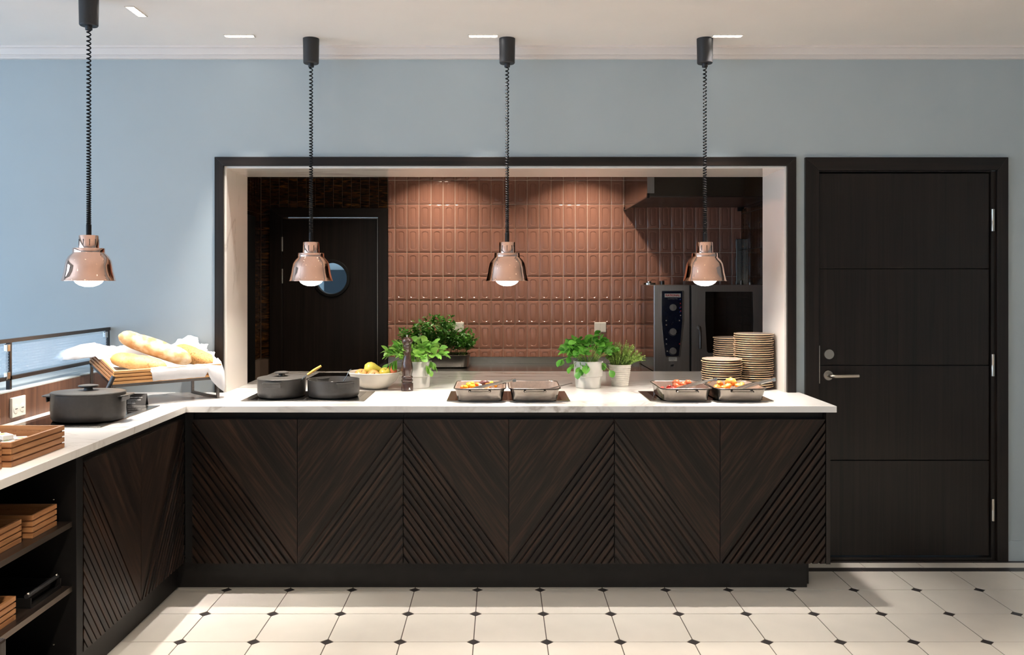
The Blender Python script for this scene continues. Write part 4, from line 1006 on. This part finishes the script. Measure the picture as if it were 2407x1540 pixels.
def herb(label, x, y, seed, nst, leaf_me, stem_mat, H, spread, droopers=(), zs=.134):
    t = thing('potted_herb', label, 'plant', (x, y, ZT)); rg = random.Random(seed)
    flowerpot('grey', t); st = MB()
    for i in range(nst):
        a = rg.uniform(0, 6.283); rr_ = spread * math.sqrt(rg.uniform(0.02, 1)); h_ = H * (1 - .55 * (rr_ / spread) ** 2) * rg.uniform(.65, 1.05)
        b = Vector((.05 * rg.uniform(0, 1) * math.cos(a), .05 * rg.uniform(0, 1) * math.sin(a), zs)); e = Vector((rr_ * math.cos(a), rr_ * math.sin(a), zs + h_))
        if i < len(droopers): e = Vector(droopers[i]); a = math.atan2(e.y, e.x)
        mid = (b + e) / 2 + Vector((0, 0, .03 if i >= len(droopers) else .05))
        pts = [b * (1 - q) ** 2 + mid * 2 * q * (1 - q) + e * q * q for q in (0, .25, .5, .75, 1)]
        st.tube(pts, lambda q: .0016 - .0007 * q, seg=5)
        for k in range(rg.choice((3, 3, 4))):
            q = 1.0 if k == 0 else rg.uniform(.55, .95)
            p = b * (1 - q) ** 2 + mid * 2 * q * (1 - q) + e * q * q
            aa_ = a + (0 if k == 0 else rg.uniform(-1.6, 1.6)); el_ = rg.uniform(-.35, 1.15)
            if i < len(droopers): el_ = -.9
            o = put('leaf', leaf_me, t, loc=p); sc_ = rg.uniform(.75, 1.25)
            o.rotation_euler = orient((math.cos(aa_) * math.cos(el_), math.sin(aa_) * math.cos(el_), math.sin(el_)), rg.uniform(-.9, .9)).to_euler(); o.scale = (sc_, sc_, sc_)
    st.build('stems', stem_mat, t, 60)
    return t
lm1 = leaf_mesh('leaf', .040, .038, 'leaf_mid', droop=.25)
lm2 = leaf_mesh('leaf', .046, .034, 'leaf_bright', droop=.35)
herb('round leaved green herb in a tall pale grey pot', .488, 4.815, 21, 70, lm1, 'stem_green', .155, .15, [(-.10, -.06, .12), (.11, -.06, .10), (-.06, -.10, .10), (-.155, -.04, .155), (-.02, -.09, .13)])
herb('bright oval leaved herb in a pale grey pot behind the pepper mill', -.462, 4.815, 33, 70, lm2, 'stem_green', .13, .165, [(.075, -.075, .105), (-.16, -.02, .13), (.10, -.03, .12), (-.13, -.06, .14)])
th_ = thing('potted_thyme', 'bushy thyme in a small ribbed whitewashed pot', 'plant', (.672, 4.875, ZT)); flowerpot('ribbed', th_)
rg = random.Random(9); st = MB(); lv_ = MB()
for i in range(190):
    a = rg.uniform(0, 6.283); q_ = math.sqrt(rg.uniform(.02, 1)); e = Vector((.115 * q_ * math.cos(a) + .03 * q_, .085 * q_ * math.sin(a), .108 + (.155 - .10 * q_ * q_) * rg.uniform(.55, 1.0)))
    b = Vector((.045 * q_ * math.cos(a), .045 * q_ * math.sin(a), .108)); mid = (b + e) / 2 + Vector((0, 0, .025))
    P = lambda q: b * (1 - q) ** 2 + mid * 2 * q * (1 - q) + e * q * q
    st.tube([P(0), P(.35), P(.7), P(1)], .0007, seg=4, cap=False)
    for k in range(15):
        q = .2 + .8 * k / 14; p = P(q)
        for s in range(2):
            d = Vector((rg.uniform(-1, 1), rg.uniform(-1, 1), rg.uniform(-.2, 1))).normalized(); L_ = rg.uniform(.007, .012)
            sd = d.cross(Vector((0, 0, 1))); sd = sd.normalized() * L_ * .28 if sd.length > .01 else Vector((.002, 0, 0))
            lv_.add([p, p + d * L_ * .5 + sd, p + d * L_, p + d * L_ * .5 - sd], [(0, 1, 2, 3)])
st.build('stems', 'stem_green', th_); tag(lv_.build('foliage', 'leaf_thyme', th_), 'tiny thyme leaves', kind='stuff')
# planter of mixed herbs on the steel counter
hp_ = thing('herb_planter', 'steel tray planted with parsley and mint on the kitchen counter', 'planter', (-.50, 6.93, .80))
MB().loft([rr(.47, .26, .05, .0003, 5), rr(.50, .29, .06, .012, 5), rr(.52, .30, .06, .10, 5), rr(.526, .306, .06, .103, 5), rr(.515, .295, .06, .103, 5), rr(.50, .28, .055, .085, 5)]).build('tray', 'steel', hp_, 35)
MB().loft([rr(.50, .28, .055, .086, 5), rr(.3, .15, .05, .10, 5)]).build('soil', 'soil', hp_)
rg = random.Random(17); st = MB(); fol = {'leaf_dark': MB(), 'leaf_mid': MB()}
for i in range(190):
    u = rg.uniform(-.24, .24); v = rg.uniform(-.12, .12)
    hm = .33 * (1 - ((u - .02) / .42) ** 2) if u < .1 else .24 * (1 - ((u - .13) / .30) ** 2)
    e = Vector((u * 1.25 + rg.uniform(-.03, .03), v * 1.3, .09 + hm * rg.uniform(.35, 1.0))); b = Vector((u * .9, v * .8, .09)); mid = (b + e) / 2 + Vector((0, 0, .03))
    P = lambda q: b * (1 - q) ** 2 + mid * 2 * q * (1 - q) + e * q * q
    st.tube([P(0), P(.4), P(.75), P(1)], .0011, seg=4, cap=False)
    for k in range(11):
        p = P(rg.uniform(.35, 1)); d = Vector((rg.uniform(-1, 1), rg.uniform(-1, .6), rg.uniform(-.4, .9))).normalized(); L_ = rg.uniform(.028, .048)
        sd = d.cross(Vector((rg.uniform(-.4, .4), rg.uniform(-.4, .4), 1))).normalized() * L_ * .34; up_ = sd.cross(d).normalized() * L_ * .12
        fol['leaf_mid' if rg.random() < .35 else 'leaf_dark'].add([p, p + d * L_ * .4 + sd + up_, p + d * L_, p + d * L_ * .4 - sd + up_, p + d * L_ * .5], [(0, 1, 4), (1, 2, 4), (2, 3, 4), (3, 0, 4)])
st.build('stems', 'stem_green', hp_)
for k_, mb_ in fol.items(): tag(mb_.build('foliage', k_, hp_), 'small herb leaves', kind='stuff')

# ------------------------------------------------------------------ bread stand
BX, BY, BZ, BROT, TILT = -1.705, 4.295, 1.045, R(44), R(15.5)
BW, BD, BH = .525, .315, .066
stn = thing('display_stand', 'dark metal stand holding the tilted bread tray', 'stand', (BX, BY, ZT), (0, 0, BROT))
ct_, stt = math.cos(TILT), math.sin(TILT)
zf = BZ - ZT - stt * BD / 2 - .007; zb = BZ - ZT + stt * BD / 2 - .007
fy, by_ = -ct_ * BD / 2 + .008, ct_ * BD / 2 - .008
for s in (-1, 1):
    x = s * (BW / 2 - .008); zg = .0002 if s > 0 else .0048
    MB().box(x - .006, x + .006, fy - .006, fy + .006, zg, zf).build('leg', 'steel_dark', stn)
    MB().box(x - .006, x + .006, by_ - .006, by_ + .006, zg, zb).build('leg', 'steel_dark', stn)
    MB().box(x - .006, x + .006, fy + .006, by_ - .006, zg, .012 + zg).build('runner', 'steel_dark', stn)
    MB().bar((x, fy, zf + .0), (x, by_, zb), .012, .012).build('side_rail', 'steel_dark', stn)
for y, z in ((fy, zf), (by_, zb)): MB().box(-BW / 2, BW / 2, y - .006, y + .006, z - .006, z + .006).build('cross_rail', 'steel_dark', stn)
def crate(name, label, loc, w_, d_, h_, rot=(0, 0, 0), mx='crate_x', my='crate_y', slats=4, cat='crate', group=None):
    c = thing(name, label, cat, loc, rot, group)
    t = .010; g = .0052; sh_ = (h_ - g * (slats - 1)) / slats
    MB().box(-w_ / 2 + .012, w_ / 2 - .012, -d_ / 2 + .012, d_ / 2 - .012, .0003, .008).build('base_board', mx, c)
    MB().box(-w_ / 2 + .006, w_ / 2 - .006, -d_ / 2 + .0065, -d_ / 2 + .0098, .003, h_ - .004).box(-w_ / 2 + .006, w_ / 2 - .006, d_ / 2 - .0098, d_ / 2 - .0065, .003, h_ - .004).box(-w_ / 2 + .0065, -w_ / 2 + .0098, -d_ / 2 + .006, d_ / 2 - .006, .003, h_ - .004).box(w_ / 2 - .0098, w_ / 2 - .0065, -d_ / 2 + .006, d_ / 2 - .006, .003, h_ - .004).build('liner', my, c)
    for k in range(slats):
        z0 = .0003 + k * (sh_ + g); z1 = z0 + sh_
        for s in (-1, 1):
            y0, y1 = sorted((s * d_ / 2, s * (d_ / 2 - t))); MB().box(-w_ / 2, w_ / 2, y0, y1, z0, z1).build('slat', mx, c, bevel=.0008)
            x0, x1 = sorted((s * w_ / 2, s * (w_ / 2 - t))); MB().box(x0, x1, -d_ / 2 + t, d_ / 2 - t, z0, z1).build('slat', my, c, bevel=.0008)
    return c
bk = crate('bread_tray', 'slatted wooden bread tray tilted on a metal stand', (BX, BY, BZ), BW, BD, BH, (TILT, 0, BROT), 'basket_x', 'basket_y', cat='tray')
MT = Matrix.Translation((BX, BY, BZ)) @ Euler((TILT, 0, BROT)).to_matrix().to_4x4()
# cloth lining the tray, corners spilling over
N = 200; stations = []
a_, b_ = BW / 2 - .013, BD / 2 - .013
def per(t):
    """point on the tray perimeter, t in 0..4: front (left->right), right, back, left"""
    k = int(t) % 4; f = t - int(t)
    return ((-a_ + 2 * a_ * f, -b_, 0, -1), (a_, -b_ + 2 * b_ * f, 1, 0), (a_ - 2 * a_ * f, b_, 0, 1), (-a_, b_ - 2 * b_ * f, -1, 0))[k]
def bump(t, c, w_): 
    d = abs((t - c + 2) % 4 - 2); return max(0, 1 - d / w_)
rg = random.Random(4); loops = [[] for _ in range(9)]
for i in range(N):
    t = 4 * i / N; x, y, ox, oy = per(t)
    cr = max(bump(t, c, .10) for c in (0, 1, 2, 3))
    if cr > 0:
        dl = math.hypot(x, y); px, pz = x / a_, y / b_; ll = math.hypot(px, pz); ox, oy = ox * (1 - cr) + px / ll * cr, oy * (1 - cr) + pz / ll * cr
    fr = min(1, bump(t, .60, .30) * 8); rc = bump(t, 1.03, .17); lc = bump(t, 3.05, .30)
    over = .35 if t > 1 else 0
    over = max(over, fr, min(1, rc * 4), min(1, lc * 3))
    if (t < .32) or (.88 < t < .90) or t > 3.45: over = -.25
    wv = .009 * math.sin(t * 19) + .005 * math.sin(t * 47 + 1) + .003 * math.sin(t * 83)
    drop = .046 * fr + .150 * rc ** .8 + .075 * lc ** 2 + .018
    flare = .003 + .035 * rc + .15 * lc ** 1.8 * (1 + .12 * math.sin(t * 60)) + (.02 * bump(t, 2.0, .5) if t > 1.3 else 0)
    lift = .034 * bump(t, 2.05, .16) + .020 * bump(t, 2.55, .12) + .030 * lc + .020 * bump(t, 1.7, .14) + .012 * bump(t, 1.35, .2)
    if t < .92: wv *= .2
    top = BH + .004 + lift + max(0, wv)
    loops[0].append((x * .1, y * .1, .013)); loops[1].append((x * .55, y * .55, .012 + .004 * math.sin(i)))
    loops[2].append((x * .93, y * .93, .016 + .004 * math.sin(i * 1.7)))
    ins = .004 + .004 * math.sin(t * 23)
    loops[3].append((x - ox * (ins + .004), y - oy * (ins + .004), BH * .55))
    if over > 0:
        loops[4].append((x - ox * .002, y - oy * .002, top - .006)); loops[5].append((x + ox * .007, y + oy * .007, top))
        loops[6].append((x + ox * (.017 + flare * .35), y + oy * (.017 + flare * .35), top - .004 + (.014 * math.sin(t * 37) * lc) - drop * .12 * over))
        loops[7].append((x + ox * (.018 + flare * .8 + wv * .6), y + oy * (.018 + flare * .8 + wv * .6), top - drop * .55 * over))
        loops[8].append((x + ox * (.018 + flare + wv), y + oy * (.018 + flare + wv), top - drop * over))
    else:
        for q, zz_ in zip((4, 5, 6, 7, 8), (BH * .66, BH * .76, BH * .84, BH * .90, BH * .96)): loops[q].append((x - ox * (.010 - .001 * q), y - oy * (.010 - .001 * q), zz_))
cl_o = MB().loft(loops, True, False).build('bread_cloth', 'cloth', None, 80); cl_o.matrix_world = MT
sol = cl_o.modifiers.new('thick', 'SOLIDIFY'); sol.thickness = .0015
tag(cl_o, 'white cloth napkin lining the bread tray and spilling over its rim', 'cloth')
def loaf(label, p0, p1, rw, rt, mat, seed, taper=.35):
    rg = random.Random(seed); p0, p1 = Vector(p0), Vector(p1); n = 26; seg = 22
    d = (p1 - p0); L_ = d.length; d.normalize(); s = d.cross(Vector((0, 0, 1))).normalized(); u = s.cross(d); loops_ = []
    ph = rg.uniform(0, 6)
    for i in range(n + 1):
        t = i / n; q = abs(2 * t - 1); k = max(.02, (1 - q ** 5.5)) ** .5 * (1 - taper * .3 * q)
        c = p0 + d * (L_ * t)
        l_ = []
        for j in range(seg):
            a = 2 * math.pi * j / seg; m_ = 1 + .035 * math.sin(3 * a + 7 * t + ph) + .03 * math.sin(9 * t + a + ph) + rg.uniform(-.012, .012)
            top_ = math.sin(a)
            if top_ > .55: m_ *= 1 - .13 * max(0, math.sin(t * 3 * math.pi * 1.5 + ph + 2.5 * math.cos(a)))
            zz_ = rt * k * m_ * (top_ if top_ > 0 else top_ * .82)
            l_.append(tuple(c + s * (rw * k * m_ * math.cos(a)) + u * zz_))
        loops_.append(l_)
    o = MB().loft(loops_).build('bread_loaf', mat, None, 70)
    o.data.transform(Matrix.Translation(-((p0 + p1) / 2))); o.location = (p0 + p1) / 2
    return tag(o, label, 'bread', 'loaves in the tray')
loaf('flat golden loaf lying along the front of the bread tray', (-1.862, 4.145, 1.112), (-1.615, 4.205, 1.062), .056, .042, 'bread_gold', 3)
loaf('long pale floury baguette propped across the other loaves', (-1.868, 4.247, 1.216), (-1.535, 4.31, 1.082), .050, .048, 'bread_pale', 6, .1)
loaf('seed crusted loaf at the hatch end of the bread tray', (-1.665, 4.435, 1.135), (-1.450, 4.395, 1.062), .056, .046, 'bread_seed', 8)

# ------------------------------------------------------------------ crates on the side counter and shelves
g1 = crate('wooden_crate', 'slatted oak crate of white butter portions on the marble worktop', (-1.70, 2.905, ZT), .315, .335, .078, group='slatted oak crates')
crate('wooden_crate', 'slatted oak crate in front of the butter crate on the marble worktop', (-1.72, 2.553, ZT), .315, .335, .078, group='slatted oak crates')
crate('wooden_crate', 'deeper oak crate against the wood panel under the socket', (-1.938, 3.145, ZT), .19, .11, .115, group='slatted oak crates')
crate('wooden_crate', 'slatted oak crate at the inner end of the upper shelf', (-1.70, 2.955, SH1), .30, .158, .075, group='slatted oak crates')
k1 = crate('wooden_crate', 'slatted oak crate with shiny packets on the upper shelf', (-1.715, 2.67, SH1), .30, .335, .075, group='slatted oak crates')
crate('wooden_crate', 'slatted oak crate on the lower shelf', (-1.70, 2.61, SH2), .30, .335, .075, group='slatted oak crates')
rg = random.Random(12)
bm_ = MB().box(-.030, .030, -.017, .017, 0, .016).mesh('wrapper', 'paper_white')
spots_ = [(-.10, .10, .009, 20), (-.03, .11, .010, -15), (.045, .10, .010, 12), (.10, .09, .009, 80), (-.11, .03, .009, 70), (-.045, .04, .010, 5), (.02, .045, .010, -30), (.075, .03, .009, 35), (-.10, -.05, .009, 15), (-.03, -.04, .010, 60), (.04, -.03, .010, -10), (.105, -.045, .009, 85),
          (-.06, .075, .027, 40), (.0, .08, .028, -20), (.06, .06, .027, 60), (-.07, .0, .027, -35), (-.005, .0, .028, 15), (.06, -.01, .027, -50), (-.05, -.08, .027, 10), (.02, -.09, .027, -25), (-.03, .04, .045, 25), (.03, .02, .045, -40)]
for i, (x, y, z, a) in enumerate(spots_):
    b = thing('butter_portion', 'white wrapped butter portion in the oak crate' if i != 20 else 'white wrapped butter portion with green lettering on top of the pile', 'butter', (-1.70 + x, 2.905 + y, ZT + z + (.012 if z > .02 else 0)), (R(rg.uniform(-8, 8)), R(rg.uniform(-8, 8)), R(a)), 'butter portions in the crate')
    w_ = put('wrapper', bm_, b, bevel=.002)
    MB().box(-.016, .004, -.012, .002, .0161, .0164).build('print', 'print_yellow' if i % 3 == 0 else 'print_green', b)
    if i in (20, 16, 18): text('lettering', 'SMÖR', .014, 'print_dark', b, (.004, .006, .0166), (0, 0, R(180)), depth=.0001)
for i, (x, y, a) in enumerate(((.03, .08, 20), (.08, .02, 70), (-.02, .02, -30), (.06, -.06, 10), (-.06, .075, 50), (.09, .10, 15))):
    p = MB().blob((0, 0, 0), (.034, .02, .012), random.Random(i), 8, 6, .15).build('snack_packet', 'chrome' if i % 2 else 'spoon_wood', None, 40, loc=(-1.715 + x, 2.67 + y, SH1 + .0225 + .018 * (i % 2)))
    p.rotation_euler = (0, .2, R(a)); tag(p, 'shiny foil packet in the upper shelf crate', 'packet', 'packets in the shelf crate')
tr = thing('serving_tray', 'black metal tray with a round bar handle on the lower shelf', 'tray', (-1.70, 2.965, SH2))
MB().box(-.15, .15, -.10, .10, .0003, .004).build('base', 'black_paint', tr)
for y in (-.097, .097): MB().box(-.15, .15, y - .003, y + .003, .004, .034).build('side', 'black_paint', tr, bevel=.001)
MB().box(.144, .15, -.094, .094, .004, .012).build('lip', 'black_paint', tr)
MB().tube([(.135, -.10, .040), (.135, .10, .040)], .0075, seg=14).build('handle', 'lamp_black', tr, 40)
for y in (-.092, .092): MB().lathe([(.004, .034), (.0055, .046), (.0055, .051), (.003, .053)], 12, (.135, y, 0)).build('screw', 'chrome', tr, 40)

# ------------------------------------------------------------------ chair at the counter end
ch = thing('dining_chair', 'dark brown dining chair with a blue cushion at the end of the side counter', 'chair', (-1.25, 1.58, 0))
for x in (-.2, .2):
    for y in (-.2, .2): MB().box(x - .018, x + .018, y - .018, y + .018, 0, .43).build('leg', 'oak_vert', ch, bevel=.003)
MB().box(-.222, .222, -.222, .222, .43, .465).build('seat', 'oak_vert', ch, bevel=.006)
MB().box(-.222, .226, .195, .222, .466, .742).build('backrest', 'oak_vert', ch, bevel=.006)
cu = MB()
prof = lambda s, y: [(x * s, y, .60 + z * s) for x, z, _ in rr(.40, .262, .07, 0, 6)]
cs = cu.loft([prof(.80, .192), prof(.97, .180), prof(1.0, .160), prof(.97, .135), prof(.80, .115)]).build('cushion', 'blue_fabric', ch, 60)
MB().tube([(x * 1.005, .158, .60 + z * 1.005) for x, z, _ in rr(.40, .262, .07, 0, 6)], .004, seg=6, closed=True, up=(0, 1, 0)).build('piping', 'cream_piping', cs, 60)
